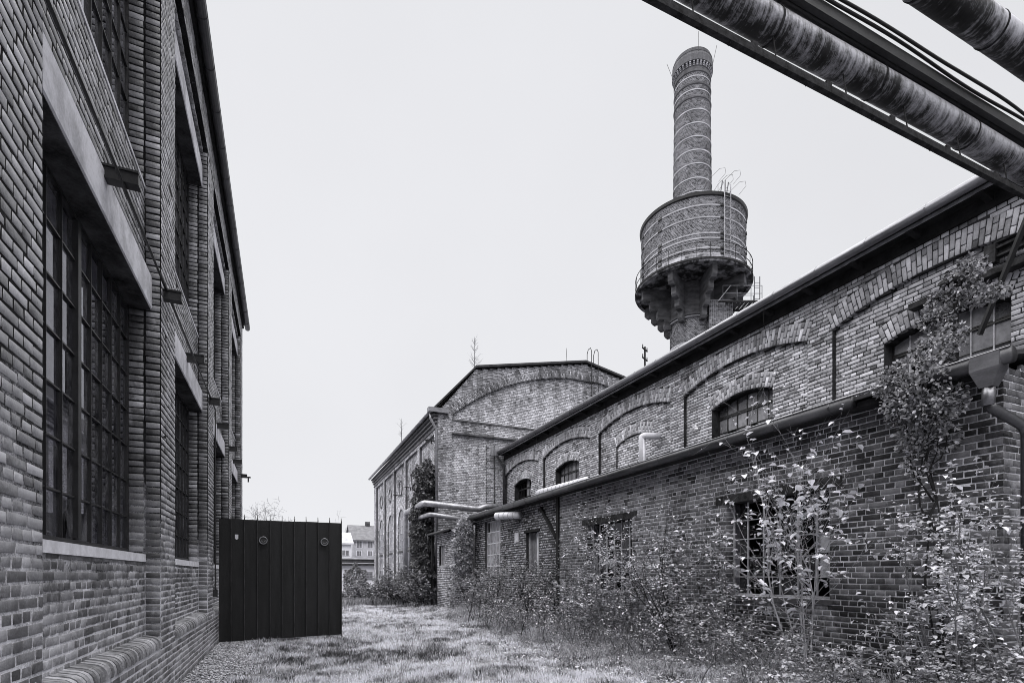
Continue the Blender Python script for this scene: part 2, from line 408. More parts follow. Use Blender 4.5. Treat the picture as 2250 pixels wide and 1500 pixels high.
def arch_ring(B, place, Uv, N, cx, zc, R_in, half, th, rows=((0.27, 0.13), (0.13, 0.27)), proud=0.006, joint=0.018, bw=0.082, tone=0.0):
    """voussoirs: place(s, z) -> point on the face, Uv = direction of +s"""
    n = max(3, int(round(2 * half * R_in / bw))); Uv = Vector(Uv)
    for i in range(n):
        a = -half + (i + 0.5) * 2 * half / n
        rd = (math.sin(a), math.cos(a)); r = R_in
        for ln in rows[i % len(rows)]:
            rm = r + ln / 2
            p = place(cx + rd[0] * rm, zc + rd[1] * rm)
            w_ = Uv * rd[0] + Vector((0, 0, 1)) * rd[1]; u = Uv * rd[1] - Vector((0, 0, 1)) * rd[0]
            dth = 2 * half / n
            B.add(p, u, w_, N, (r * dth - joint) / 2, ((r + ln) * dth - joint) / 2, (ln - joint) / 2, proud + RN.gauss(0, 0.002), RN.gauss(0.5 + tone, 0.16))
            r += ln
def sub(spans, cuts):
    out = []
    for a, b in spans:
        segs = [(a, b)]
        for c, d in cuts:
            nx = []
            for p, q in segs:
                if d <= p or c >= q: nx.append((p, q)); continue
                if c > p: nx.append((p, c))
                if d < q: nx.append((d, q))
            segs = nx
        out += segs
    return out

# ------------------------------------------------------------------ setting: ground
def sstep(a, b, x):
    t = np.clip((np.asarray(x, float) - a) / (b - a), 0, 1); return t * t * (3 - 2 * t)
def gz(x, y):
    x = np.asarray(x, float); y = np.asarray(y, float)
    z = 0.20 * sstep(5.2, 7.0, x) * (1 - sstep(26, 30, y)) * sstep(-6, 0, y)
    z = z + (vnoise(x * 0.7 + 9, y * 0.7) - 0.5) * 0.05 * sstep(-0.9, 0.2, x)
    return z - 0.02
xs = np.concatenate([[-3000, -800, -200, -60, -20, -8, -3], np.arange(-2, 12.01, 0.33), [15, 20, 30, 60, 200, 800, 3000]])
ys = np.concatenate([[-3000, -600, -100, -30, -10], np.arange(-3, 36.01, 0.4), [40, 50, 70, 110, 250, 900, 3500]])
GX, GY = np.meshgrid(xs, ys); GV = np.stack([GX, GY, gz(GX, GY)], -1).reshape(-1, 3)
nx_ = len(xs); F = [(j * nx_ + i, j * nx_ + i + 1, (j + 1) * nx_ + i + 1, (j + 1) * nx_ + i) for j in range(len(ys) - 1) for i in range(nx_ - 1)]
link(np_mesh('ground', GV, F, np.full(len(F), 0.5)), 'ground', M['ground'], kind='structure', smooth=True)

# ------------------------------------------------------------------ left building
P0, P1, P2 = -1.41, -1.585, -1.765
PER, OPEN, PIER = 4.53, 3.59, 0.94
Y0 = 4.31
bays = [(k, Y0 + PER * k, Y0 + PER * k + OPEN) for k in range(-1, 4)]
YS, YE = Y0 - PER - PIER, Y0 + PER * 3 + OPEN + PIER
JR = 0.0045
def left_building():
    T = thing('factory_building', 'tall dark brick factory wall with concrete lintels and steel grid windows on the left', 'building', (-4.0, 10.6, 0))
    wall = MB()
    piers = [(YS, Y0 - PER)] + [(b1, b1 + PIER) for _, _, b1 in bays]
    for a, b in piers: wall.box(-2.15, P0 - JR, a, b, 0, 10.26)
    for k, a, b in bays:
        wall.box(-2.15, P1 - JR, a, b, 0, 1.76)
        wall.box(P1 - JR, P0 - JR, a, b, 0, 0.70)
        wall.box(-2.15, P1 - JR, a, b, 5.33, 6.42)
        wall.box(-2.15, P1 - JR, a, b, 9.91, 10.26)
    wall.box(-2.15, P0 - JR, YS, YE, 10.26, 10.90)
    wall.box(-9.0, -2.15, YE - 0.4, YE - 0.01, 0, 10.9); wall.box(-9.0, -2.15, YS, YS + 0.4, 0, 10.9)
    g = NT('mortar_left_salty'); a = g.noise(1.6, 6, 0.7); bfine = g.noise(60, 3, 0.7)
    zz = g.n('ShaderNodeSeparateXYZ', {0: g.pos}).outputs[2]
    salt = g.math('MULTIPLY_ADD', zz, -0.24, 0.70)                       # salts risen from the ground lighten the low joints
    salt = g.math('MAXIMUM', salt, -0.06)
    t = g.math('ADD', g.math('MULTIPLY_ADD', g.math('SUBTRACT', bfine, 0.5), 0.4, a), g.math('MULTIPLY', salt, 0.95))
    g.base(g.ramp(t, [(0.44, 0.010), (0.62, 0.035), (0.76, 0.30), (0.92, 0.68)]), 0.95, 0.1); g.bump(bfine, 0.8, 0.01)
    W = wall.obj('wall', g.m, T)
    B = Bricks(); U, N = (0, 1, 0), (1, 0, 0)
    for a, b in piers:
        if b < 1.5: continue
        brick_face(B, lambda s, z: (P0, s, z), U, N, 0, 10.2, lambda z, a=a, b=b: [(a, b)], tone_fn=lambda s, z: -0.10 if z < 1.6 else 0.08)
    for k, a, b in bays:
        if b < 1: continue
        fp = lambda s, z: (P1, s, z)
        sp = lambda z, a=a, b=b: [(a, b)]
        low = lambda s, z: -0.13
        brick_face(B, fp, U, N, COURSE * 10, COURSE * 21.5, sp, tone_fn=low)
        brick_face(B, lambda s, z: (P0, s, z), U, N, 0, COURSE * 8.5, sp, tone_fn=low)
        brick_face(B, fp, U, N, 5.34, 6.40, sp)
        brick_face(B, fp, U, N, 9.92, 10.17, sp)
        # near-facing sides of the next pier, two half-brick steps
        for (xa, xb) in ((P1, P0 - 0.006), (P2, P1 - 0.006)):
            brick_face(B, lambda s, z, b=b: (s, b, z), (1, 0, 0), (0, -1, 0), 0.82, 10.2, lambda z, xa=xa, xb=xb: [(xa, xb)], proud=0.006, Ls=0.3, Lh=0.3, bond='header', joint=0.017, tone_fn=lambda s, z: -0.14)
    # cornice: projecting corbel course and frieze
    brick_face(B, lambda s, z: (P0, s, z), U, N, 10.26, 10.88, lambda z: [(1.5, YE)], proud=0.002)
    for k, a, b in bays:
        if b < 1: continue
        brick_face(B, lambda s, z: (P0 - 0.085, s, z), U, N, 10.17, 10.26, lambda z, a=a, b=b: [(a, b)], bond='header', Lh=0.131)
    emit_bricks(B, M['brick_left'], W, 300, vis=lambda x, y, z: y > 3.4 and z < 9)
    cor = MB()
    for k, a, b in bays: cor.box(P1 - 0.01, P0 - 0.095, a, b, 10.185, 10.262)
    cor.obj('corbel', M['mortar_left'], T)
    # rounded coping bricks on the plinth
    prof = [(P1 - 0.01, 0.69), (P0 + 0.014, 0.69), (P0 + 0.016, 0.735), (P0 + 0.006, 0.775), (P0 - 0.018, 0.808), (P0 - 0.052, 0.829), (P0 - 0.09, 0.838), (P1 - 0.01, 0.856)]
    for k, a, b in bays:
        if b < 1: continue
        n = int((b - a) / 0.0785)
        for i in range(n):
            y0 = a + (b - a) * i / n; y1 = y0 + (b - a) / n - 0.017
            dx = RN.gauss(0, 0.004); dz = RN.gauss(0, 0.003); tn = RN.gauss(0.5, 0.16)
            mb = MB(); mb.prism([(x + dx * (0 if x < P1 else 1), z + dz) for x, z in prof], y0, y1, lambda p, q, v: (p, v, q), tn)
            mb.obj('coping_brick', M['brick_left'], W)
        MB().box(P1 - 0.005, P0 - 0.03, a + 0.002, b - 0.002, 0.69, 0.80).obj('coping_mortar', M['mortar_rough'], W)
    # concrete lintels, sills
    for k, a, b in bays:
        for z in (4.92, 9.50):
            mb = MB(); X1 = -1.51
            mb.prism([(-2.15, z), (X1 - 0.012, z), (X1, z + 0.012), (X1, z + 0.40), (-2.15, z + 0.40)], a + 0.003, b - 0.003, lambda p, q, v: (p, v, q))
            Lt = mb.obj('lintel', M['concrete'], T)
            MB().box(P2 - 0.02, X1 - 0.014, a + 0.006, b - 0.006, z - 0.012, z - 0.001).obj('stain_shade_slab', M['stain_shade'], Lt)  # thin added slab, underside shade and mottled stain in its colour
        MB().prism([(-2.1, 1.76), (P1 + 0.012, 1.76), (P1 + 0.012, 1.855), (-2.1, 1.885)], a + 0.003, b - 0.003, lambda p, q, v: (p, v, q)).obj('sill', M['sill'], T)
        MB().prism([(-2.1, 6.42), (P1 + 0.008, 6.41), (P1 + 0.008, 6.45), (-2.1, 6.58)], a + 0.003, b - 0.003, lambda p, q, v: (p, v, q)).obj('sill', M['concrete'], T)
    # windows
    for k, a, b in bays:
        for fl, (z0, z1) in enumerate(((1.875, 4.92), (6.56, 9.50))):
            Wd = MB()
            fx0, fx1 = P2 - 0.05, P2 + 0.015
            Wd.box(fx0, fx1, a, a + 0.045, z0, z1); Wd.box(fx0, fx1, b - 0.045, b, z0, z1)
            Wd.box(fx0, fx1, a + 0.045, b - 0.045, z0, z0 + 0.045); Wd.box(fx0, fx1, a + 0.045, b - 0.045, z1 - 0.045, z1)
            ym = (a + b) / 2; Wd.box(fx0, fx1 + 0.02, ym - 0.04, ym + 0.04, z0 + 0.06, z1 - 0.06)
            win = Wd.obj('window', M['steel_dark'], T)
            nr = 7; ncol = 5
            halves = ((a + 0.06, ym - 0.04), (ym + 0.04, b - 0.06))
            for y0, y1 in halves:
                for c in range(1, ncol):
                    y = y0 + (y1 - y0) * c / ncol
                    m = MB(); m.box(P2 - 0.02, P2 + 0.004, y - 0.011, y + 0.011, z0 + 0.045, z1 - 0.045); m.box(P2 + 0.004, P2 + 0.02, y - 0.004, y + 0.004, z0 + 0.045, z1 - 0.045)
                    m.obj('glazing_bar', M['steel_dark'], win)
                for r in range(1, nr):
                    z = z0 + (z1 - z0) * r / nr
                    MB().box(P2 - 0.02, P2 + 0.012, y0, y1, z - 0.008, z + 0.008).obj('glazing_bar', M['steel_dark'], win)
            panes = MB(); ind = k in (0, 1)
            for y0, y1 in halves:
                for c in range(ncol):
                    for r in range(nr):
                        ya = y0 + (y1 - y0) * c / ncol; yb = y0 + (y1 - y0) * (c + 1) / ncol
                        za = z0 + (z1 - z0) * r / nr; zb = z0 + (z1 - z0) * (r + 1) / nr
                        tl = RN.gauss(0, 0.0018); tn = RN.random()
                        q = [(P2 - 0.01 + tl, ya, za), (P2 - 0.01 - tl, yb, za), (P2 - 0.01 - tl, yb, zb), (P2 - 0.01 + tl, ya, zb)]
                        if ind: MB().add(q, [(0, 1, 2, 3)], tn).obj('pane', M['glass'], win)
                        else: panes.add(q, [(0, 1, 2, 3)], tn)
            if not ind: panes.obj('panes', M['glass'], win, kind='stuff')
            # inner casement behind the glass
            inn = MB(); xi = P2 - 0.30
            for y in (a + 0.5, a + 1.35, ym + 0.45, ym + 1.3): inn.box(xi - 0.03, xi + 0.03, y - 0.03, y + 0.03, z0, z1)
            for z in (z0 + 1.0, z0 + 2.1): inn.box(xi - 0.03, xi + 0.03, a, b, z - 0.025, z + 0.025)
            inn.obj('inner_frame', M['interior'], win)
    # inside: floors, back wall, columns
    ins = MB()
    ins.box(-9.0, -8.8, YS + 0.4, YE - 0.4, 0, 10.9); ins.box(-8.8, -2.15, YS + 0.4, YE - 0.4, -0.02, 0.02)
    ins.box(-8.8, -2.15, YS + 0.4, YE - 0.4, 5.1, 5.3); ins.box(-8.8, -2.15, YS + 0.4, YE - 0.4, 10.0, 10.2)
    for y in np.arange(1, 22, 4.53): ins.box(-5.2, -4.9, y, y + 0.3, 0, 10)
    ins.obj('interior', M['interior'], T)
    # beam stubs, conduit
    stubs = [(a + 1.70, -1.60, -1.245, 5.25) for k, a, b in bays] + [(b + 0.14, -1.44, -1.205, 5.13) for k, a, b in bays]
    for y, xa, xb, z in stubs:
        m = MB(); m.box(xa, xb, y - 0.055, y + 0.055, z, z + 0.02); m.box(xa, xb, y - 0.055, y + 0.055, z + 0.11, z + 0.13); m.box(xa, xb - 0.004, y - 0.04, y + 0.04, z + 0.02, z + 0.11)
        m.obj('beam_stub', M['steel_dark'], T)
    MB().tube([(-1.37, -1.0, 5.235), (-1.37, 13.2, 5.235), (-1.37, 13.28, 5.2), (-1.37, 13.3, 5.1), (-1.37, 13.3, 1.25)], 0.014, 6).obj('conduit', M['cable'], T)
    for z in (1.3, 2.2, 3.4, 4.4): MB().box(P0 - 0.01, -1.35, 13.27, 13.33, z, z + 0.03).obj('conduit_clip', M['steel_dark'], T)
    MB().box(-1.41, -1.33, 13.24, 13.36, 1.12, 1.28).obj('switch_box', M['steel_dark'], T)
    lp = MB(); lp.beam((P0, YE - 0.05, 5.28), (P0 + 0.28, YE - 0.05, 5.28), 0.06, 0.05); lp.tube([(P0 + 0.2, YE - 0.05, 5.25), (P0 + 0.2, YE - 0.05, 5.1)], 0.025, 8)
    lp.obj('wall_bracket', M['steel_dark'], T)
    # eaves: fascia, gutter with joints, roof
    MB().box(-1.62, P0 + 0.05, YS, YE + 0.06, 10.905, 10.96).obj('eaves_board', M['timber_dark'], T)
    gut = MB(); gut.tube([(-1.25, YS, 10.97), (-1.25, YE + 0.15, 10.97)], 0.088, 14); G = gut.obj('gutter', M['zinc_dark'], T, smooth=False)
    for y in np.arange(YS + 0.6, YE + 0.1, 0.98):
        MB().tube([(-1.25, y - 0.018, 10.97), (-1.25, y + 0.018, 10.97)], 0.096, 14).obj('gutter_joint', M['zinc_dark'], G)
    MB().prism([(-1.16, 10.965), (-1.16, 11.0), (-5.2, 12.6), (-9.2, 11.0), (-9.2, 10.965), (-5.2, 12.5)], YS, YE + 0.1, lambda p, q, v: (p, v, q)).obj('roof', M['roof_felt'], T)
    return T
left_building()

# ------------------------------------------------------------------ gate
def gate():
    YG = 14.3; x0, x1 = -1.40, 1.378; z0, z1 = 0.0, 2.93
    T = thing('metal_gate', 'black ribbed sheet metal gate leaf beside the tall brick factory wall', 'gate', ((x0 + x1) / 2, YG, 0))
    seams = [85, 168, 257, 343, 428, 508, 590, 668, 747, 825, 903]
    sx = [x0 + (x1 - x0) * (on_y(450 + s / 3, 1262, YG)[0] - on_y(450 + 85 / 3, 1262, YG)[0]) / (on_y(450 + 903 / 3, 1262, YG)[0] - on_y(450 + 85 / 3, 1262, YG)[0]) for s in seams]
    for i in range(10):
        a, b = sx[i], sx[i + 1]
        m = MB(); z = z1 + RN.uniform(-0.004, 0.004)
        m.box(a + 0.004, b - 0.004, YG, YG + 0.045, z0 + 0.01 + 0.006 * i, z)
        m.obj('panel', M['gate'], T)
        m = MB(); m.box(b - 0.008, b + 0.008, YG - 0.06, YG + 0.05, z0 + 0.02, z1 + 0.045)
        m.add([(b - 0.008, YG + 0.05, z1 + 0.13), (b + 0.008, YG + 0.05, z1 + 0.13), (b + 0.008, YG - 0.055, z1 + 0.045), (b - 0.008, YG - 0.055, z1 + 0.045), (b - 0.008, YG + 0.05, z1 + 0.045), (b + 0.008, YG + 0.05, z1 + 0.045)],
              [(0, 1, 2, 3), (0, 3, 4), (1, 5, 2), (0, 4, 5, 1)])
        m.obj('rib', M['gate_rib'], T)
    MB().box(x0, x1 - 0.01, YG + 0.05, YG + 0.11, z1 - 0.3, z1 - 0.2).obj('frame_rail', M['gate'], T)
    MB().box(x0, x1 - 0.01, YG + 0.05, YG + 0.11, 0.3, 0.4).obj('frame_rail', M['gate'], T)
    for px, py in ((578.5, 1187.5), (713, 1191)):
        c = on_y(px, py, YG - 0.09)
        pl = MB(); pl.box(c[0] - 0.12, c[0] + 0.12, YG - 0.008, YG - 0.001, c[2] - 0.17, c[2] + 0.11); pl.obj('lamp_plate', M['gate'], T)
        L = MB(); L.tube([(c[0], YG - 0.005, c[2]), (c[0], YG - 0.10, c[2] + 0.01)], 0.082, 20); L = L.obj('lamp', M['steel_dark'], T)
        rim = MB(); n = 24
        rim.tube([(c[0] + 0.084 * math.cos(2 * math.pi * t / n), YG - 0.102, c[2] + 0.01 + 0.084 * math.sin(2 * math.pi * t / n)) for t in range(n + 1)], 0.014, 6, caps=False); rim.obj('rim', M['lamp_rim'], L)
        ref = MB(); ref.tube([(c[0] + 0.045 * math.cos(math.pi + math.pi * t / 10), YG - 0.104, c[2] + 0.015 + 0.045 * math.sin(math.pi + math.pi * t / 10)) for t in range(11)], 0.008, 6); ref.obj('reflector', M['lamp_rim'], L)
    c = on_y(520, 1180, YG)
    m = MB(); m.box(c[0] - 0.036, c[0] + 0.036, YG - 0.014, YG - 0.001, c[2] - 0.03, c[2] + 0.07); m.add([(c[0] - 0.015, YG - 0.013, c[2] - 0.05), (c[0] + 0.015, YG - 0.013, c[2] - 0.05), (c[0] + 0.028, YG - 0.013, c[2] - 0.03), (c[0] - 0.028, YG - 0.013, c[2] - 0.03)], [(0, 1, 2, 3)])
    m.obj('sign_plate', M['sill'], T)
    return T
gate()

# ------------------------------------------------------------------ brick hall with blind arches (right, upper)
HX0, HX1, HX2 = 10.35, 10.445, 10.70
HYE = 25.0
FAR = [3.0, 7.4, 11.8, 16.2, 20.6, 24.9]                  # far jamb of every recess
RW = 3.83
def arc(half, rise):
    R_ = (half * half + rise * rise) / (2 * rise); return R_, math.asin(half / R_)
def hall():
    T = thing('brick_hall', 'long brick hall with blind arches and deep dark eaves above the lean-to', 'building', (16.5, 12, 0))
    ZT = 7.62
    R_, ha = arc(RW / 2, 0.32); zs = 6.62; zc = zs + 0.32 - R_
    R2, ha2 = arc(0.95, 0.18); zs2 = 5.95; zc2 = zs2 + 0.18 - R2
    bl = [(f - RW, f, f - RW / 2) for f in FAR]
    def recess(z, ring=0.0):
        o = []
        for a, b, c in bl:
            if ring == 0:
                if z < zs: o.append((a, b))
                else:
                    q = R_ * R_ - (z - zc) ** 2
                    if q > 0 and z < zc + R_: o.append((c - math.sqrt(q), c + math.sqrt(q)))
            else:
                q = (R_ + ring) ** 2 - (z - zc) ** 2
                if q > 0:
                    hw = math.sqrt(q); lim = (z - zc) * math.tan(ha)             # skewback
                    hw = min(hw, lim) if z > zs else RW / 2
                    if z < zs: hw = RW / 2
                    o.append((c - hw, c + hw))
        return o
    def win(z, ring=0.0):
        o = []
        for a, b, c in bl:
            q = (R2 + ring) ** 2 - (z - zc2) ** 2
            if z < zs2: o.append((c - 0.95, c + 0.95)); continue
            if q <= 0: continue
            hw = math.sqrt(q)
            if ring: hw = min(hw, (z - zc2) * math.tan(ha2))
            o.append((c - hw, c + hw))
        return o
    wall = MB(); J = 0.014; YA = -1.0
    wall.box(HX0 + J, HX0 + 0.10, YA, HYE - 0.02, 0, 4.4)
    z = 4.4
    while z < ZT - 1e-6:                                    # mortar body, one strip to a course, cut out for the arches
        z2 = min(z + COURSE, ZT); zm = (z + z2) / 2
        for a, b in sub([(YA, HYE - 0.02)], recess(zm)): wall.box(HX0 + J, 11.0, a, b, z, z2)
        for a, b in sub(recess(zm), win(zm)): wall.box(HX1 + J, 11.0, a, b, z, z2)
        z = z2
    wall.box(HX0 + 0.1, 22.0, HYE - 0.3, HYE - 0.02, 0, 7.6); wall.box(HX0 + 0.1, 22.0, YA, YA + 0.3, 0, 7.6)
    W = wall.obj('wall', M['mortar_hall'], T)
    B = Bricks(); N = (-1, 0, 0); U = (0, -1, 0)
    brick_face(B, lambda s, z: (HX0, s, z), U, N, 56 * COURSE, ZT, lambda z: sub([(1.0, HYE - 0.02)], recess(z, 0.405)), Ls=0.262, joint=0.017, bond='english')
    for a, b, c in bl[1:]:
        blind = abs(c - (16.2 - RW / 2)) < 0.1
        brick_face(B, lambda s, z: (HX1, s, z), U, N, 56 * COURSE, ZT - 0.1,
                   lambda z, a=a, b=b, c=c: sub([q for q in recess(z) if q[0] >= a - 0.1 and q[1] <= b + 0.1], [q for q in win(z, 0.36)]), joint=0.017)
        if blind:                                          # walled-up window
            brick_face(B, lambda s, z: (HX1 + 0.05, s, z), U, N, 56 * COURSE, ZT, lambda z, a=a, b=b: [q for q in win(z) if a < q[0] < b], joint=0.018, bond='stretcher', tone_fn=lambda s, z: 0.12)
            m = MB(); m.box(HX1 + 0.055, 10.9, c - 0.95, c + 0.95, 4.4, 6.14); m.obj('window_infill', M['mortar_hall'], T)
    emit_bricks(B, M['brick_hall'], W, 300, vis=lambda x, y, z: (z - H) / x > 0.345 and y > 3.6)
    A = Bricks()
    for a, b, c in bl:
        if b < 2.5: continue
        arch_ring(A, lambda s, z: (HX0, s, z), (0, 1, 0), N, c, zc, R_, ha, 0.40)
        arch_ring(A, lambda s, z: (HX1, s, z), (0, 1, 0), N, c, zc2, R2, ha2, 0.36, rows=((0.24, 0.12), (0.12, 0.24)), proud=0.008)
    emit_bricks(A, M['brick_hall'], W, 280, name='arch_brick', rest='arch_brickwork', vis=lambda x, y, z: (z - H) / x > 0.345 and y > 3.6, depth=0.09)
    # steel windows
    for i, (a, b, c) in enumerate(bl[1:]):
        if abs(c - (16.2 - RW / 2)) < 0.1: continue
        top = lambda y: zc2 + math.sqrt(max(R2 * R2 - (y - c) ** 2, 0))
        z0 = 4.5; nc = 6; ys_ = [c - 0.95 + 1.9 * k / nc for k in range(nc + 1)]; zr = [4.5, 4.92, 5.34, 5.76]
        fr = MB(); x = HX2
        pts = [(x, y, top(y) - 0.015) for y in np.linspace(c - 0.94, c + 0.94, 13)]
        fr.tube(pts, 0.022, 4); fr.box(x - 0.02, x + 0.02, c - 0.95, c - 0.91, z0, zs2 + 0.01); fr.box(x - 0.02, x + 0.02, c + 0.91, c + 0.95, z0, zs2 + 0.01)
        fr.box(x - 0.02, x + 0.02, c - 0.91, c + 0.91, z0 - 0.02, z0 + 0.02)
        Wn = fr.obj('window', M['steel_dark'], T)
        for y in ys_[1:-1]: MB().box(x - 0.022, x + 0.014, y - 0.011, y + 0.011, z0, top(y)).obj('glazing_bar', M['frame_light'] if i == 0 else M['steel_dark'], Wn)
        for z in zr[1:]: MB().box(x - 0.018, x + 0.012, c - 0.93, c + 0.93, z - 0.010, z + 0.010).obj('glazing_bar', M['steel_dark'], Wn)
        MB().box(x - 0.03, x + 0.015, c - 0.93, c + 0.93, 5.70, 5.735).obj('transom', M['steel_dark'], Wn)
        for k in range(nc):
            for j in range(4):
                za = zr[j]; ya, yb = ys_[k], ys_[k + 1]
                if i >= 3 and j < 2: continue
                if i == 4 and RN.random() < 0.6: continue
                zb0, zb1 = (zr[j + 1], zr[j + 1]) if j < 3 else (top(ya), top(yb))
                if RN.random() < 0.06: continue
                tl = RN.gauss(0, 0.004)
                MB().add([(x + tl, ya, za), (x - tl, yb, za), (x - tl, yb, zb1), (x + tl, ya, zb0)], [(0, 1, 2, 3)], RN.random()).obj('pane', M['glass_dirty'], Wn)
        MB().box(HX1 + 0.2, 11.0, c - 0.96, c + 0.96, 4.38, 4.44).obj('sill', M['dark_concrete'], T)
    ins = MB(); ins.box(14.8, 15.0, YA + 0.3, HYE - 0.3, 0, 7.6); ins.box(11.0, 14.8, YA + 0.3, HYE - 0.3, 4.0, 4.1)
    ins.obj('interior', M['interior'], T)
    # eaves and roof
    pitch = 0.42; XE, ZE = 9.93, 7.70
    roof = MB(); roof.prism([(XE, ZE - 0.02), (XE, ZE + 0.05), (16.5, ZE + 0.05 + pitch * (16.5 - XE)), (23.0, ZE + 0.05), (23.0, ZE - 0.02), (16.5, ZE - 0.02 + pitch * (16.5 - XE))], YA - 0.2, HYE - 0.03, lambda p, q, v: (p, v, q))
    roof.obj('roof', M['roof_felt'], T)
    sof = MB(); sof.prism([(XE + 0.03, ZE - 0.06), (HX0 + 0.3, ZE - 0.06 + 0.0), (HX0 + 0.3, ZE - 0.025), (XE + 0.03, ZE - 0.025)], YA, HYE - 0.03, lambda p, q, v: (p, v, q)); sof.obj('soffit', M['timber_dark'], T)
    MB().box(HX0 - 0.045, HX0 + 0.02, YA, HYE - 0.03, 7.42, ZE - 0.061).obj('eave_shade_strip', M['timber_dark'], T)  # added dark strip, stands in for the black shade under the eaves
    for y in np.arange(0.6, HYE, 1.02):
        MB().prism([(XE + 0.06, ZE - 0.065), (XE + 0.06, ZE - 0.13), (HX0 + 0.05, ZE - 0.20), (HX0 + 0.05, ZE - 0.065)], y, y + 0.10, lambda p, q, v: (p, v, q)).obj('rafter_end', M['timber_dark'], T)
    gut = MB(); gx, gzz = XE - 0.03, ZE + 0.015
    gut.tube([(gx, YA, gzz), (gx, HYE - 0.05, gzz)], 0.085, 16); G = gut.obj('gutter', M['zinc'], T, smooth=True)
    MB().box(XE + 0.055, XE + 0.075, YA, HYE - 0.05, ZE - 0.115, ZE - 0.06).obj('drip_edge', M['zinc_bright'], T)
    for y in np.arange(0.4, HYE - 0.2, 1.0):
        MB().tube([(gx, y - 0.012, gzz), (gx, y + 0.012, gzz)], 0.091, 16).obj('gutter_joint', M['zinc'], G)
    dp = MB(); dp.tube([(gx, HYE - 0.2, gzz - 0.05), (gx, HYE - 0.2, gzz - 0.2), (HX0 - 0.12, HYE - 0.25, gzz - 0.7), (HX0 - 0.12, HYE - 0.25, 4.3)], 0.055, 10); dp.obj('downpipe', M['zinc_dark'], T, smooth=True)
    for y0, dy in ((8.7, 0.25), (20.4, 0.35), (24.1, -0.5)):
        MB().tube([(gx + 0.02, y0, gzz - 0.08), (gx + 0.08, y0 + dy * 0.3, gzz - 0.4), (HX0 - 0.03, y0 + dy, gzz - 0.75)], 0.006, 5).obj('hanging_wire', M['cable'], T)
    # rusty steel bracket on the wall, near the camera
    zb = 6.56; m = MB()
    m.box(HX0 - 0.12, HX0 - 0.02, 1.2, 4.75, zb, zb + 0.03); m.box(HX0 - 0.12, HX0 - 0.02, 1.2, 4.75, zb + 0.13, zb + 0.16); m.box(HX0 - 0.06, HX0 - 0.035, 1.2, 4.75, zb + 0.03, zb + 0.13)
    br = m.obj('steel_bracket', M['steel_rust'], T)
    MB().box(HX0 - 0.14, HX0 - 0.015, 4.62, 4.77, zb - 0.07, zb + 0.22).obj('bracket_plate', M['steel_rust'], br)
    MB().beam((HX0 - 0.08, 4.85, 5.45), (HX0 - 0.55, 4.05, 6.75), 0.06, 0.06).obj('strut', M['steel_dark'], br)
    MB().box(HX0 - 0.10, HX0 + 0.2, 1.2, 5.9, 6.32, 6.42).obj('bracket_beam', M['steel_rust'], br)
    return T
hall()

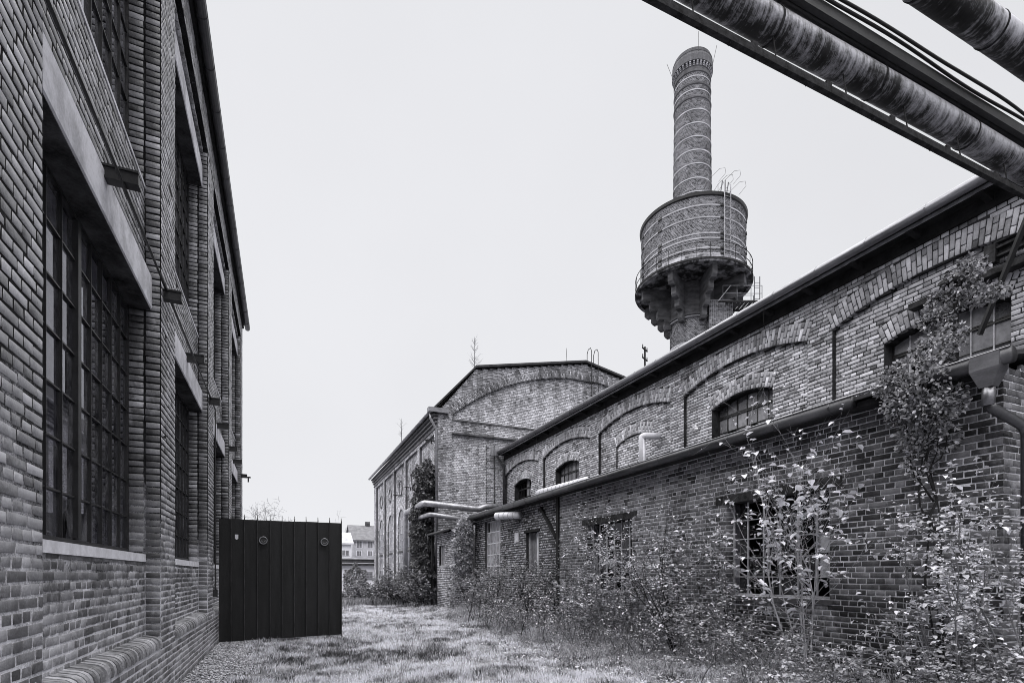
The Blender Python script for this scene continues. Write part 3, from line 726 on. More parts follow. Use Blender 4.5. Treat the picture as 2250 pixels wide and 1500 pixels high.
# ------------------------------------------------------------------ lean-to along the hall
AX = 7.6
def lean_to():
    T = thing('lean_to', 'low overgrown brick lean-to with barred windows under a dark gutter', 'building', (9.0, 12.5, 0))
    Y1, YP, Y2 = 3.36, 14.1, 21.7; ZW = 3.98; J = 0.008
    wins = [(10.45, 12.46, 1.15, 2.97), (5.48, 7.53, 1.22, 2.94)]
    rw = [(18.8, 20.45, 1.5, 3.75), (15.5, 16.45, 1.75, 3.02)]
    wall = MB()
    def body(mb, ya, yb, ops, x=AX):
        zz = sorted({0.0, ZW} | {o[2] for o in ops} | {o[3] for o in ops})
        for za, zb in zip(zz, zz[1:]):
            for a, b in sub([(ya, yb)], [(o[0], o[1]) for o in ops if o[2] <= (za + zb) / 2 <= o[3]]): mb.box(x + J, x + 0.36, a, b, za, zb)
    body(wall, Y1 + J, YP, wins)
    wall.prism([(AX + 0.36, 0), (10.3, 0), (10.3, 4.62), (AX + 0.36, 4.02)], Y1 + J, Y1 + 0.3, lambda p, q, v: (p, v, q))
    W = wall.obj('wall', M['mortar_annex'], T)
    rough = MB(); body(rough, YP, Y2, rw, AX + 0.02); WR = rough.obj('rough_wall', M['mortar_rough'], T)
    B = Bricks(); N = (-1, 0, 0); U = (0, -1, 0)
    cut = lambda ops: (lambda z: [(o[0], o[1]) for o in ops if o[2] < z < o[3]])
    brick_face(B, lambda s, z: (AX, s, z), U, N, 0, ZW, lambda z: sub([(Y1, YP - 0.08)], cut(wins)(z)), joint=0.015, tone_fn=lambda s, z: -0.12 if s < 7.5 else (0.0 if s < 9 else 0.16))
    brick_face(B, lambda s, z: (s, Y1, z), (1, 0, 0), (0, -1, 0), 0, 4.6, lambda z: [(AX, 10.32 if z < 4.05 else 10.3)] if z < 4.0 else [(AX + (z - 3.95) * 4.3, 10.3)], joint=0.014, tone_fn=lambda s, z: 0.12)
    # window jamb facing the camera (far jamb)
    for a, b, z0, z1 in wins:
        brick_face(B, lambda s, z, b=b: (s, b, z), (1, 0, 0), (0, -1, 0), z0, z1, lambda z: [(AX, AX + 0.22)], joint=0.013, bond='header', Lh=0.3, proud=0.004)
    emit_bricks(B, M['brick_annex'], W, 300, vis=lambda x, y, z: z > 0.4)
    B2 = Bricks()
    brick_face(B2, lambda s, z: (AX + 0.02, s, z), U, N, 0, ZW, lambda z: sub([(YP + 0.08, Y2)], cut(rw)(z)), joint=0.024, miss=0.02)
    emit_bricks(B2, M['brick_rough'], WR, 120, jit=0.006, ch=0.012, vis=lambda x, y, z: z > 1.5)
    for a, b, z0, z1 in wins:
        MB().box(AX - 0.012, AX + 0.3, a - 0.2, b + 0.24, z1 - 0.02, z1 + 0.13).obj('lintel', M['steel_rust'], T)
        fr = MB(); x = AX + 0.2
        fr.box(x - 0.02, x + 0.02, a, a + 0.04, z0, z1 - 0.02); fr.box(x - 0.02, x + 0.02, b - 0.04, b, z0, z1 - 0.02); fr.box(x - 0.02, x + 0.02, a, b, z0, z0 + 0.04)
        Wn = fr.obj('window', M['frame_light'], T)
        nc = 6; nr = 5
        for k in range(1, nc): MB().box(x - 0.016, x + 0.012, a + (b - a) * k / nc - 0.009, a + (b - a) * k / nc + 0.009, z0, z1).obj('glazing_bar', M['frame_light'], Wn)
        for k in range(1, nr): MB().box(x - 0.014, x + 0.010, a, b, z0 + (z1 - z0) * k / nr - 0.008, z0 + (z1 - z0) * k / nr + 0.008).obj('glazing_bar', M['frame_light'], Wn)
        for k in range(nc):
            for j in range(nr):
                if RN.random() < 0.45: continue
                ya, yb = a + (b - a) * k / nc, a + (b - a) * (k + 1) / nc; za, zb = z0 + (z1 - z0) * j / nr, z0 + (z1 - z0) * (j + 1) / nr
                tl = RN.gauss(0, 0.004)
                MB().add([(x + tl, ya, za), (x - tl, yb, za), (x - tl, yb, zb), (x + tl, ya, zb)], [(0, 1, 2, 3)], RN.random()).obj('pane', M['glass_mesh'], Wn)
        MB().box(AX - 0.02, AX + 0.3, a - 0.05, b + 0.05, z0 - 0.07, z0 - 0.004).obj('sill', M['dark_concrete'], T)
    a, b, z0, z1 = wins[1]
    for za in (1.55, 1.95): MB().box(AX + 0.21, AX + 0.23, a + 0.03, a + 0.30, za, za + 0.32).obj('board_patch', M['board'], T)
    # milky factory window in the rough part
    a, b, z0, z1 = rw[0]; x = AX + 0.12
    fr = MB(); fr.box(x - 0.03, x + 0.03, a, a + 0.05, z0, z1); fr.box(x - 0.03, x + 0.03, b - 0.05, b, z0, z1); fr.box(x - 0.03, x + 0.03, a, b, z1 - 0.04, z1)
    Wn = fr.obj('window', M['frame_light'], T)
    for k in range(1, 5): MB().box(x - 0.012, x + 0.01, a + (b - a) * k / 5 - 0.017, a + (b - a) * k / 5 + 0.017, z0, z1).obj('glazing_bar', M['sill'], Wn)
    for k in range(1, 5): MB().box(x - 0.014, x + 0.01, a, b, z0 + (z1 - z0) * k / 5 - 0.018, z0 + (z1 - z0) * k / 5 + 0.018).obj('glazing_bar', M['sill'], Wn)
    for k in range(5):
        for j in range(5):
            if k == 4 and j == 4: continue
            MB().add([(x, a + (b - a) * k / 5, z0 + (z1 - z0) * j / 5), (x, a + (b - a) * (k + 1) / 5, z0 + (z1 - z0) * j / 5), (x, a + (b - a) * (k + 1) / 5, z0 + (z1 - z0) * (j + 1) / 5), (x, a + (b - a) * k / 5, z0 + (z1 - z0) * (j + 1) / 5)],
                     [(0, 1, 2, 3)], RN.random()).obj('pane', M['glass_milky'], Wn)
    a, b, z0, z1 = rw[1]
    MB().box(AX - 0.01, AX + 0.3, a - 0.12, b + 0.12, z1, z1 + 0.08).obj('lintel', M['timber_dark'], T)
    Wn = MB().box(AX + 0.14, AX + 0.2, a, a + 0.36, z0, z1).obj('window', M['board'], T)
    MB().box(AX + 0.12, AX + 0.2, b - 0.06, b, z0, z1).obj('frame', M['frame_light'], Wn)
    MB().box(AX + 0.21, AX + 0.22, a + 0.36, b - 0.06, z0, z1).obj('pane', M['glass_dirty'], Wn)
    c = on_x(1135, 1180, AX)
    MB().box(AX - 0.006, AX + 0.03, c[1] - 0.17, c[1] + 0.17, c[2] - 0.17, c[2] + 0.17).obj('wall_patch', M['sill'], T)
    # corner post with brace
    MB().box(AX - 0.05, AX + 0.1, YP - 0.07, YP + 0.07, 0, 3.95).obj('post', M['timber_dark'], T)
    MB().beam((AX - 0.01, YP + 0.1, 2.7), (AX - 0.01, YP + 1.15, 3.75), 0.08, 0.10, (1, 0, 0)).obj('brace', M['timber_dark'], T)
    # eaves
    sl_ = (4.72 - 4.04) / (HX0 - 7.3)
    MB().prism([(7.3, 4.02), (7.3, 4.07), (HX0 - 0.002, 4.75), (HX0 - 0.002, 4.70)], Y1 - 0.12, Y2 + 0.1, lambda p, q, v: (p, v, q)).obj('roof', M['roof_felt'], T)
    MB().box(7.36, AX + 0.3, Y1 + 0.02, Y2, 3.93, 4.00).obj('soffit', M['timber_dark'], T)
    gx, gzz = 7.29, 4.0
    G = MB().tube([(gx, Y1 - 0.22, gzz), (gx, 4.5, gzz)], 0.09, 16).tube([(gx, 4.9, gzz), (gx, Y2 + 0.1, gzz)], 0.088, 16).obj('gutter', M['zinc_dark'], T, smooth=True)
    MB().tube([(gx - 0.06, Y1 - 0.22, gzz + 0.075), (gx - 0.06, Y2 + 0.1, gzz + 0.075)], 0.014, 6).obj('gutter_lip', M['zinc'], G)
    for y in np.arange(Y1 + 0.9, Y2, 0.95): MB().tube([(gx, y - 0.012, gzz), (gx, y + 0.012, gzz)], 0.094, 14).obj('gutter_joint', M['zinc_dark'], G)
    # rain hopper and downpipe round the near corner
    yc = Y1 - 0.0; m = MB()
    tp = [(gx - 0.10, yc - 0.14), (gx + 0.10, yc - 0.14), (gx + 0.10, yc + 0.14), (gx - 0.10, yc + 0.14)]
    bt = [(gx - 0.062, yc - 0.062), (gx + 0.062, yc - 0.062), (gx + 0.062, yc + 0.062), (gx - 0.062, yc + 0.062)]
    m.add([(x, y, gzz + 0.06) for x, y in tp] + [(x, y, gzz - 0.10) for x, y in tp] + [(x, y, gzz - 0.30) for x, y in bt],
          [(0, 1, 2, 3)] + [(i, (i + 1) % 4, (i + 1) % 4 + 4, i + 4) for i in range(4)] + [(i + 4, (i + 1) % 4 + 4, (i + 1) % 4 + 8, i + 8) for i in range(4)])
    hp = m.obj('hopper', M['zinc'], T)
    MB().tube([(gx, yc, gzz - 0.28), (gx, yc, gzz - 0.50)], 0.062, 14).obj('hopper_outlet', M['zinc'], hp, smooth=True)
    pts = [(gx, yc, gzz - 0.47), (gx + 0.03, yc - 0.02, gzz - 0.53), (gx + 0.32, yc - 0.16, gzz - 0.72), (gx + 0.38, yc - 0.18, gzz - 0.82), (gx + 0.38, yc - 0.18, 0.1)]
    MB().tube(pts, 0.056, 14).obj('downpipe', M['zinc_dark'], T, smooth=True)
    for y0 in (9.2, 11.6, 15.8, 17.6): MB().tube([(gx, y0, gzz - 0.08), (gx + 0.05, y0 + 0.05, gzz - 0.35)], 0.006, 5).obj('hanging_wire', M['cable'], T)
    ins = MB(); ins.box(AX + 2.4, AX + 2.45, Y1 + 0.3, Y2, 0, 4.0); ins.box(AX + 0.36, AX + 2.4, Y1 + 0.3, Y2, 0.0, 0.05); ins.obj('interior', M['timber_dark'], T)
    return T
lean_to()

# ------------------------------------------------------------------ small shed at the far end of the lean-to
def shed():
    X0, Y1, Y2, ZW = 6.72, 21.75, 24.55, 3.5
    T = thing('brick_shed', 'small low brick shed with one window between lean-to and arched boiler house', 'shed', ((X0 + 8) / 2, 23, 0))
    ops = [(23.3, 24.2, 2.0, 2.95)]
    wall = MB()
    for za, zb in ((0, 2.0), (2.0, 2.95), (2.95, ZW)):
        for a, b in sub([(Y1, Y2)], [(23.3, 24.2)] if za == 2.0 else []): wall.box(X0 + 0.006, X0 + 0.3, a + 0.006, b, za, zb)
    wall.box(X0 + 0.3, 7.55, Y1 + 0.006, Y1 + 0.25, 0, 3.75); wall.box(X0 + 0.3, 8.0, Y2 - 0.25, Y2, 0, 3.7)
    W = wall.obj('wall', M['mortar_hall'], T)
    B = Bricks()
    brick_face(B, lambda s, z: (X0, s, z), (0, -1, 0), (-1, 0, 0), 0, ZW, lambda z: sub([(Y1, Y2)], [(23.3, 24.2)] if 2 < z < 2.95 else []))
    brick_face(B, lambda s, z: (s, Y1, z), (1, 0, 0), (0, -1, 0), 0, 3.7, lambda z: [(X0, 7.56)])
    emit_bricks(B, M['brick_hall'], W, 0)
    Wn = MB().box(X0 + 0.1, X0 + 0.14, 23.3, 23.36, 2, 2.95).box(X0 + 0.1, X0 + 0.14, 24.14, 24.2, 2, 2.95).obj('window', M['frame_light'], T)
    MB().box(X0 + 0.10, X0 + 0.13, 23.7, 23.74, 2, 2.95).obj('glazing_bar', M['frame_light'], Wn)
    MB().box(X0 + 0.12, X0 + 0.125, 23.36, 23.7, 2, 2.95).obj('pane', M['glass_milky'], Wn)
    MB().box(X0 + 0.12, X0 + 0.125, 23.74, 24.14, 2, 2.95).obj('pane', M['glass_dirty'], Wn)
    MB().prism([(6.38, 3.48), (6.38, 3.54), (8.2, 3.98), (8.2, 3.92)], Y1 - 0.25, Y2 + 0.35, lambda p, q, v: (p, v, q)).obj('roof', M['roof_felt'], T)
    MB().tube([(6.36, Y1 - 0.25, 3.5), (6.36, Y2 + 0.4, 3.5)], 0.055, 10).obj('gutter', M['zinc_dark'], T, smooth=True)
    MB().tube([(6.36, Y2 + 0.3, 3.48), (6.36, Y2 + 0.3, 3.1)], 0.04, 8).obj('downpipe', M['zinc_dark'], T, smooth=True)
    MB().box(6.5, 6.6, Y2 + 0.2, Y2 + 0.3, 0, 3.45).obj('post', M['timber_dark'], T)
    MB().box(X0 + 0.1, X0 + 0.15, Y2 + 0.02, Y2 + 0.34, 0.05, 2.1).obj('door', M['timber_dark'], T)
    return T
shed()

# ------------------------------------------------------------------ arched boiler house (centre)
def boiler_house():
    X0, XC, XE, Y0_, Y1_ = 6.87, 15.1, 23.33, 25.0, 44.5
    T = thing('boiler_house', 'large brick boiler house with arched gable and round-headed windows in the centre', 'building', (XC, 35, 0))
    ZE, ZK, ZA = 9.46, 11.80, 13.06
    def roofz(x):
        q = abs(x - XC)
        if q < 6.3: return ZA - (ZA - ZK) * q / 6.3
        return ZK - (ZK - ZE) * (q - 6.3) / (8.23 - 6.3)
    J = 0.006; D = 0.12
    R_, ha = arc(7.52, 2.80); zs = 9.39; zc = zs + 2.80 - R_
    def recs(z):                                            # recessed parts of the gable
        o = []
        if z < 8.55: o.append((7.58, 2 * XC - 7.58))
        elif 9.2 < z < zs: o.append((7.58, 2 * XC - 7.58))
        elif z >= zs:
            q = R_ * R_ - (z - zc) ** 2
            if q > 0 and z < zc + R_: o.append((XC - math.sqrt(q), XC + math.sqrt(q)))
        return o
    def full(z):
        if z < ZE: return [(X0, XE)]
        if z < ZK: q = 8.23 - (z - ZE) / (ZK - ZE) * 1.93
        elif z < ZA: q = 6.3 * (ZA - z) / (ZA - ZK)
        else: return []
        return [(XC - q, XC + q)]
    def ring(z):
        q = (R_ + 0.42) ** 2 - (z - zc) ** 2
        if z < zs - 0.1 or q <= 0: return recs(z)
        return [(XC - min(math.sqrt(q), (z - zc) * math.tan(ha)), XC + min(math.sqrt(q), (z - zc) * math.tan(ha)))]
    wall = MB(); wall.box(X0 + J, XE, Y0_ + D + J, Y0_ + 0.5, 0, 4)
    z = 4.0
    while z < ZA:
        zm = z + COURSE / 2
        for a, b in sub(full(zm), recs(zm)): wall.box(a + J, b - J, Y0_ + J, Y0_ + 0.5, z, z + COURSE)
        for a, b in recs(zm):
            f = full(zm)
            if f: wall.box(max(a, f[0][0]), min(b, f[0][1]), Y0_ + D + J, Y0_ + 0.5, z, z + COURSE)
        z += COURSE
    # long side: pilasters and recessed bays
    pil = [25.22, 28.75, 32.4, 36.05, 39.75, 43.5]; PWD = 0.5; ZP = 8.55
    bay = [(p + PWD, q) for p, q in zip(pil, pil[1:])]
    wn = []
    for a, b in bay: wn.append(((a + b) / 2 - 0.1, 0.85, 1.45, 4.95))
    X1 = X0 + 0.13
    def wcut(z):
        o = []
        for c, hw, z0, z1 in wn:
            if z0 < z < z1: o.append((c - hw, c + hw))
            elif z1 <= z < z1 + hw: q = math.sqrt(hw * hw - (z - z1) ** 2); o.append((c - q, c + q))
        return o
    wall.box(X0 + J, X0 + 0.5, Y0_ + 0.5, pil[0] + PWD, 0, ZE); wall.box(X0 + J, X0 + 0.5, pil[-1], Y1_, 0, ZE)
    for p in pil[1:-1]: wall.box(X0 + J, X0 + 0.5, p, p + PWD, 0, ZP)
    wall.box(X0 + J, X0 + 0.5, pil[0] + PWD, pil[-1], ZP, ZE)
    z = 0.0
    while z < ZP:
        for a, b in sub(bay, wcut(z + COURSE / 2)): wall.box(X1 + J, X1 + 0.4, a, b, z, min(z + COURSE, ZP))
        z += COURSE
    wall.box(X0 + 0.5, XE, Y1_ - 0.4, Y1_, 0, 9.4); wall.box(XE - 0.4, XE, Y0_ + 0.5, Y1_ - 0.4, 0, 9.4)
    W = wall.obj('wall', M['mortar_far'], T)
    B = Bricks(); NY = (0, -1, 0); UX = (1, 0, 0)
    clip = lambda sp: [(max(a, X0), min(b, 18.2)) for a, b in sp if a < 18.2]
    brick_face(B, lambda s, z: (s, Y0_, z), UX, NY, 44 * COURSE, ZA, lambda z: clip(sub(full(z), ring(z))), joint=0.016)
    brick_face(B, lambda s, z: (s, Y0_ + D, z), UX, NY, 44 * COURSE, ZA, lambda z: clip(recs(z)), joint=0.016, tone_fn=lambda s, z: 0.14)
    A = Bricks(); arch_ring(A, lambda s, z: (s, Y0_, z), UX, NY, XC, zc, R_, ha, 0.4, rows=((0.27, 0.13), (0.13, 0.27)), tone=-0.08)
    NX = (-1, 0, 0); UY = (0, -1, 0)
    brick_face(B, lambda s, z: (X0, s, z), UY, NX, 0, ZE - 0.1, lambda z: sub([(Y0_, Y1_)], bay if z < ZP else []), joint=0.016)
    brick_face(B, lambda s, z: (X1, s, z), UY, NX, 0, ZP, lambda z: sub(bay, wcut(z)), joint=0.016)
    emit_bricks(B, M['brick_far'], W, 0)
    emit_bricks(A, M['brick_far'], W, 0, rest='arch_brickwork')
    # belt courses on the gable
    for zb in (8.5, 9.14): MB().box(7.58, 18.5, Y0_ - 0.045, Y0_ + 0.05, zb, zb + 0.07).obj('belt_course', M['brick_chimney'], T)
    # cornice of the long side
    for i, (zz, ov) in enumerate(((8.75, 0.05), (8.95, 0.12), (9.12, 0.19), (9.28, 0.26))):
        MB().box(X0 - ov, X0 + 0.02, Y0_ - 0.02 - 0.01 * i, Y1_ + 0.02 + 0.01 * i, zz, zz + 0.085).obj('cornice_course', M['brick_chimney'], T)
    # windows, medallions
    for c, hw, z0, z1 in wn:
        x = X1 + 0.035; fr = MB(); pts = [(x, c - hw * math.cos(t), z1 + hw * math.sin(t)) for t in np.linspace(0, math.pi, 13)]
        fr.tube([(x, c - hw, z0)] + pts + [(x, c + hw, z0)], 0.03, 4)
        Wn = fr.obj('window', M['steel_dark'], T)
        for k in (1, 2): MB().box(x - 0.02, x + 0.02, c - hw + 2 * hw * k / 3 - 0.012, c - hw + 2 * hw * k / 3 + 0.012, z0, z1 + hw * 0.9).obj('glazing_bar', M['frame_light'], Wn)
        zs_ = np.arange(z0, z1 + 0.3, 0.47)
        for zz in zs_[1:]: MB().box(x - 0.02, x + 0.02, c - hw, c + hw, zz - 0.012, zz + 0.012).obj('glazing_bar', M['frame_light'], Wn)
        MB().box(x - 0.05, x + 0.02, c - hw, c + hw, 3.05, 3.14).obj('transom', M['steel_dark'], Wn)
        for k in range(3):
            for j in range(len(zs_)):
                za = zs_[j]; zb = zs_[j + 1] if j + 1 < len(zs_) else z1 + hw * 0.9
                ya = c - hw + 2 * hw * k / 3; yb = ya + 2 * hw / 3
                MB().add([(x, ya, za), (x, yb, za), (x, yb, zb), (x, ya, zb)], [(0, 1, 2, 3)], RN.random()).obj('pane', M['glass_milky'] if RN.random() < 0.45 else M['glass_dirty'], Wn)
        AB = Bricks(); arch_ring(AB, lambda s, z: (X1, s, z), (0, 1, 0), NX, c, z1, hw, math.pi / 2, 0.26, rows=((0.26,),), proud=0.02, tone=0.05)
        emit_bricks(AB, M['brick_far'], T, 0, rest='window_arch')
        m = MB(); m.tube([(X1 - 0.012, c + 0.47 * math.cos(t), 7.2 + 0.47 * math.sin(t)) for t in np.linspace(0, 2 * math.pi, 33)], 0.045, 6, caps=False)
        m.obj('medallion', M['brick_chimney'], T)
    ins = MB(); ins.box(X0 + 2.5, X0 + 2.6, Y0_ + 0.5, Y1_ - 0.4, 0, 9); ins.obj('interior', M['interior'], T)
    for py, pz in ((30.3, 6.6), (33.6, 6.6), (25.6, 8.2)):
        m = MB(); m.beam((X0 + 0.1, py, pz), (X0 - 0.5, py, pz), 0.05, 0.05); m.beam((X0 - 0.15, py, pz), (X0 - 0.15, py, pz - 0.16), 0.05, 0.05); m.beam((X0 - 0.4, py, pz), (X0 - 0.4, py, pz - 0.16), 0.05, 0.05)
        m.obj('wire_bracket', M['steel_dark'], T)
    # roof
    pr = [(X0 - 0.35, ZE - 0.03), (XC - 6.3, ZK + 0.08), (XC, ZA + 0.08), (XC + 6.3, ZK + 0.08), (XE + 0.35, ZE - 0.03)]
    for (xa, za), (xb, zb) in zip(pr, pr[1:]):
        MB().prism([(xa, za), (xa, za + 0.1), (xb, zb + 0.1), (xb, zb)], Y0_ - 0.16, Y1_ + 0.2, lambda p, q, v: (p, v, q)).obj('roof_slope', M['roof_felt'], T)
    G = MB().tube([(X0 - 0.38, Y0_ - 0.2, ZE - 0.02), (X0 - 0.38, Y1_ + 0.2, ZE - 0.02)], 0.08, 12).obj('gutter', M['zinc'], T, smooth=True)
    for y in np.arange(Y0_ + 0.8, Y1_, 1.0): MB().tube([(X0 - 0.38, y, ZE - 0.02), (X0 - 0.38, y + 0.03, ZE - 0.02)], 0.087, 12).obj('gutter_joint', M['zinc'], G)
    MB().tube([(X0 - 0.38, Y0_ - 0.05, ZE - 0.08), (X0 - 0.38, Y0_ - 0.06, ZE - 0.35), (X0 - 0.1, Y0_ - 0.12, ZE - 0.85), (X0 - 0.08, Y0_ - 0.12, 0.2)], 0.06, 10).obj('downpipe', M['zinc'], T, smooth=True)
    MB().box(X0 - 0.5, X0 + 0.5, Y0_ - 0.22, Y0_ + 0.1, ZE - 0.06, ZE + 0.16).obj('eaves_end', M['zinc'], T)
    # ladders
    for (xa, z0, z1, hoop) in ((9.35, 4.1, 8.1, False), (15.45, 10.6, 13.1, True)):
        m = MB(); y = Y0_ - 0.14
        for dx in (0, 0.42):
            pts = [(xa + dx, y, z0), (xa + dx, y, z1)]
            if hoop: pts += [(xa + dx, y, z1 + 0.7), (xa + dx, y + 0.12, z1 + 0.9), (xa + dx, y + 0.34, z1 + 0.9), (xa + dx, y + 0.46, z1 + 0.7), (xa + dx, y + 0.46, z1 + 0.1)]
            m.tube(pts, 0.02, 5)
        for zz in np.arange(z0 + 0.2, z1, 0.33): m.tube([(xa, y, zz), (xa + 0.42, y, zz)], 0.013, 5)
        for zz in (z0 + 0.3, z1 - 0.2):
            for dx in (0, 0.42): m.tube([(xa + dx, y, zz), (xa + dx, Y0_ + 0.13, zz)], 0.012, 5)
        m.obj('ladder', M['steel_rust'], T)
    MB().tube([(14.0, Y0_, 12.8), (13.95, Y0_, 13.75)], 0.012, 5).obj('lightning_rod', M['steel_dark'], T)
    return T
boiler_house()

# ------------------------------------------------------------------ chimney with water tank
def chimney():
    C = at(1521, 1262, 36.0); cx, cy = C[0], C[1]; ctr = (cx, cy, 0)
    T = thing('chimney_tower', 'tall banded brick chimney carrying a round brick water tank on concrete brackets', 'chimney', (cx, cy, 0))
    av = math.atan2(-cy, -cx)                                # towards the camera
    A0, A1 = av - 1.75, av + 1.75
    def rad(z): return 1.27 - (z - 25) * 0.0125
    core = MB()
    core.lathe(ctr, [(1.44, 0), (1.44, 18.45)], 64)
    core.lathe(ctr, [(rad(24) - 0.006, 24), (rad(35) - 0.006, 35.0)], 64)
    core.lathe(ctr, [(3.344, 20.9), (3.344, 25.0), (1.0, 25.05)], 96)
    W = core.obj('shaft', M['mortar_chimney'], T)
    B = Bricks()
    def rows(z0, z1, rf, lb=0.15, joint=0.026):
        n = int((z1 - z0) / COURSE)
        for i in range(n):
            z = z0 + (i + 0.5) * COURSE; r = rf(z); k = int(2 * math.pi * r / lb); off = (i % 2) * 0.5 + RN.uniform(-0.12, 0.12)
            for j in range(k):
                a = 2 * math.pi * (j + off) / k
                da = (a - av + math.pi) % (2 * math.pi) - math.pi
                if abs(da) > 1.75: continue
                n_ = (math.cos(a), math.sin(a), 0); u = (-math.sin(a), math.cos(a), 0); L = (2 * math.pi * r / k - joint) / 2
                B.add((cx + n_[0] * r, cy + n_[1] * r, z), u, (0, 0, 1), n_, L, L, (COURSE - joint) / 2, RN.gauss(0.004, 0.003))
    rows(25.05, 35.0, rad); rows(21.35, 25.0, lambda z: 3.35); rows(12.5, 18.4, lambda z: 1.45)
    emit_bricks(B, M['brick_chimney'], W, 0, jit=0.002)
    # crown
    cr = MB(); r0 = rad(35)
    cr.lathe(ctr, [(r0, 34.62), (r0 + 0.06, 34.66), (r0 + 0.06, 34.78), (r0 + 0.01, 34.8), (r0 + 0.01, 35.02), (r0 + 0.03, 35.02)], 64)
    cr.lathe(ctr, [(r0 + 0.02, 35.28), (r0 + 0.17, 35.3), (r0 + 0.18, 35.72), (r0 + 0.13, 35.9), (r0 + 0.15, 35.93), (r0 + 0.15, 36.0), (r0 + 0.05, 36.03), (r0 + 0.07, 36.05), (r0 + 0.07, 36.2), (r0 - 0.2, 36.2), (r0 - 0.2, 35.0)], 64)
    cr.lathe(ctr, [(r0 + 0.01, 35.0), (r0 + 0.012, 35.3)], 64)
    cr.obj('crown', M['brick_chimney'], T)
    n = 34
    for i in range(n):
        a = 2 * math.pi * i / n; da = (a - av + math.pi) % (2 * math.pi) - math.pi
        if abs(da) > 1.9: continue
        m = MB(); q = Vector((math.cos(a), math.sin(a), 0)); s = Vector((-math.sin(a), math.cos(a), 0)); c = Vector(ctr)
        for zz, ov in ((35.03, 0.06), (35.115, 0.10), (35.2, 0.14)):
            p0 = c + q * (r0 - 0.02); p1 = c + q * (r0 + ov)
            m.beam(p0 + Vector((0, 0, zz + 0.04)), p1 + Vector((0, 0, zz + 0.04)), 0.11, 0.078)
        m.obj('corbel_brick', M['brick_far'], W)
    for zz in (33.0, 33.9):
        MB().lathe(ctr, [(rad(zz), zz - 0.1), (rad(zz) + 0.05, zz - 0.07), (rad(zz) + 0.06, zz + 0.02), (rad(zz), zz + 0.05)], 64).obj('brick_ring', M['brick_chimney'], T)
    for zz in (34.35, 33.45, 32.15, 31.25, 30.35, 29.45, 28.55, 27.6, 26.7, 25.8):
        r = rad(zz) + 0.012; MB().lathe(ctr, [(r - 0.01, zz - 0.035), (r + 0.012, zz - 0.035), (r + 0.012, zz + 0.035), (r - 0.01, zz + 0.035)], 64).obj('hoop', M['hoop'], T)
    for zz in (24.35, 23.6, 22.62, 22.32, 21.72, 21.38):
        r = 3.362; MB().lathe(ctr, [(r - 0.01, zz - 0.04), (r + 0.014, zz - 0.04), (r + 0.014, zz + 0.04), (r - 0.01, zz + 0.04)], 96).obj('hoop', M['hoop'], T)
        for da in (-0.55, -1.35, 0.62, 1.2):
            a = av - da; p = Vector((cx + math.cos(a) * 3.39, cy + math.sin(a) * 3.39, zz)); t = Vector((-math.sin(a), math.cos(a), 0))
            MB().beam(p - t * 0.14, p + t * 0.14, 0.06, 0.11).obj('hoop_clamp', M['steel_dark'], T)
    r = 1.46; MB().lathe(ctr, [(r - 0.01, 16.7), (r + 0.02, 16.7), (r + 0.02, 16.84), (r - 0.01, 16.84)], 64).obj('hoop', M['hoop'], T)
    # tank rim, plastered foot, slab
    MB().lathe(ctr, [(3.35, 24.92), (3.44, 24.95), (3.47, 25.12), (3.40, 25.16), (1.2, 25.2)], 96).obj('tank_rim', M['steel_dark'], T)
    MB().lathe(ctr, [(3.3, 20.9), (3.375, 20.9), (3.375, 21.34), (3.3, 21.34)], 96).obj('tank_foot', M['plaster_tank'], T)
    MB().lathe(ctr, [(1.2, 20.72), (3.45, 20.72), (3.47, 20.66), (3.74, 20.70), (3.77, 20.84), (3.77, 20.92), (3.3, 20.93)], 96).obj('slab', M['crumbled'], T)
    MB().lathe(ctr, [(3.70, 20.80), (3.79, 20.80), (3.79, 20.925), (3.70, 20.925)], 96).obj('slab_edge', M['steel_rust'], T)
    MB().lathe(ctr, [(1.4, 18.45), (1.68, 18.5), (1.68, 18.62), (1.56, 18.62), (1.56, 20.75)], 48).obj('concrete_drum', M['dark_concrete'], T)
    MB().lathe(ctr, [(1.45, 18.40), (1.60, 18.40), (1.60, 18.48), (1.45, 18.48)], 48).obj('hoop', M['hoop'], T)
    for i in range(8):
        a = av + 0.3927 + 2 * math.pi * i / 8; q = Vector((math.cos(a), math.sin(a), 0)); s = Vector((-math.sin(a), math.cos(a), 0)); c = Vector(ctr); m = MB()
        poly = [(1.5, 20.72), (3.45, 20.72), (3.45, 20.1), (3.33, 19.95), (2.95, 19.95), (2.95, 19.5), (2.84, 19.35), (2.45, 19.35), (2.45, 18.9), (2.34, 18.75), (1.98, 18.75), (1.98, 18.3), (1.86, 18.12), (1.5, 18.12)]
        m.prism(poly, -0.16, 0.16, lambda p, z, v: c + q * p + s * v + Vector((0, 0, z)))
        m.obj('bracket', M['dark_concrete'], T)
    # flue box beside the shaft
    right = Vector((CA, -SA, 0)); toc = Vector((-SA, -CA, 0))
    fb = Vector(ctr) + right * 1.25 + toc * 1.25
    m = MB(); p0 = fb - right * 0.62
    m.beam(Vector((fb.x, fb.y, 11)), Vector((fb.x, fb.y, 19.3)), 1.1, 1.5, up=right)
    m.obj('flue', M['mortar_chimney'], T)
    B = Bricks()
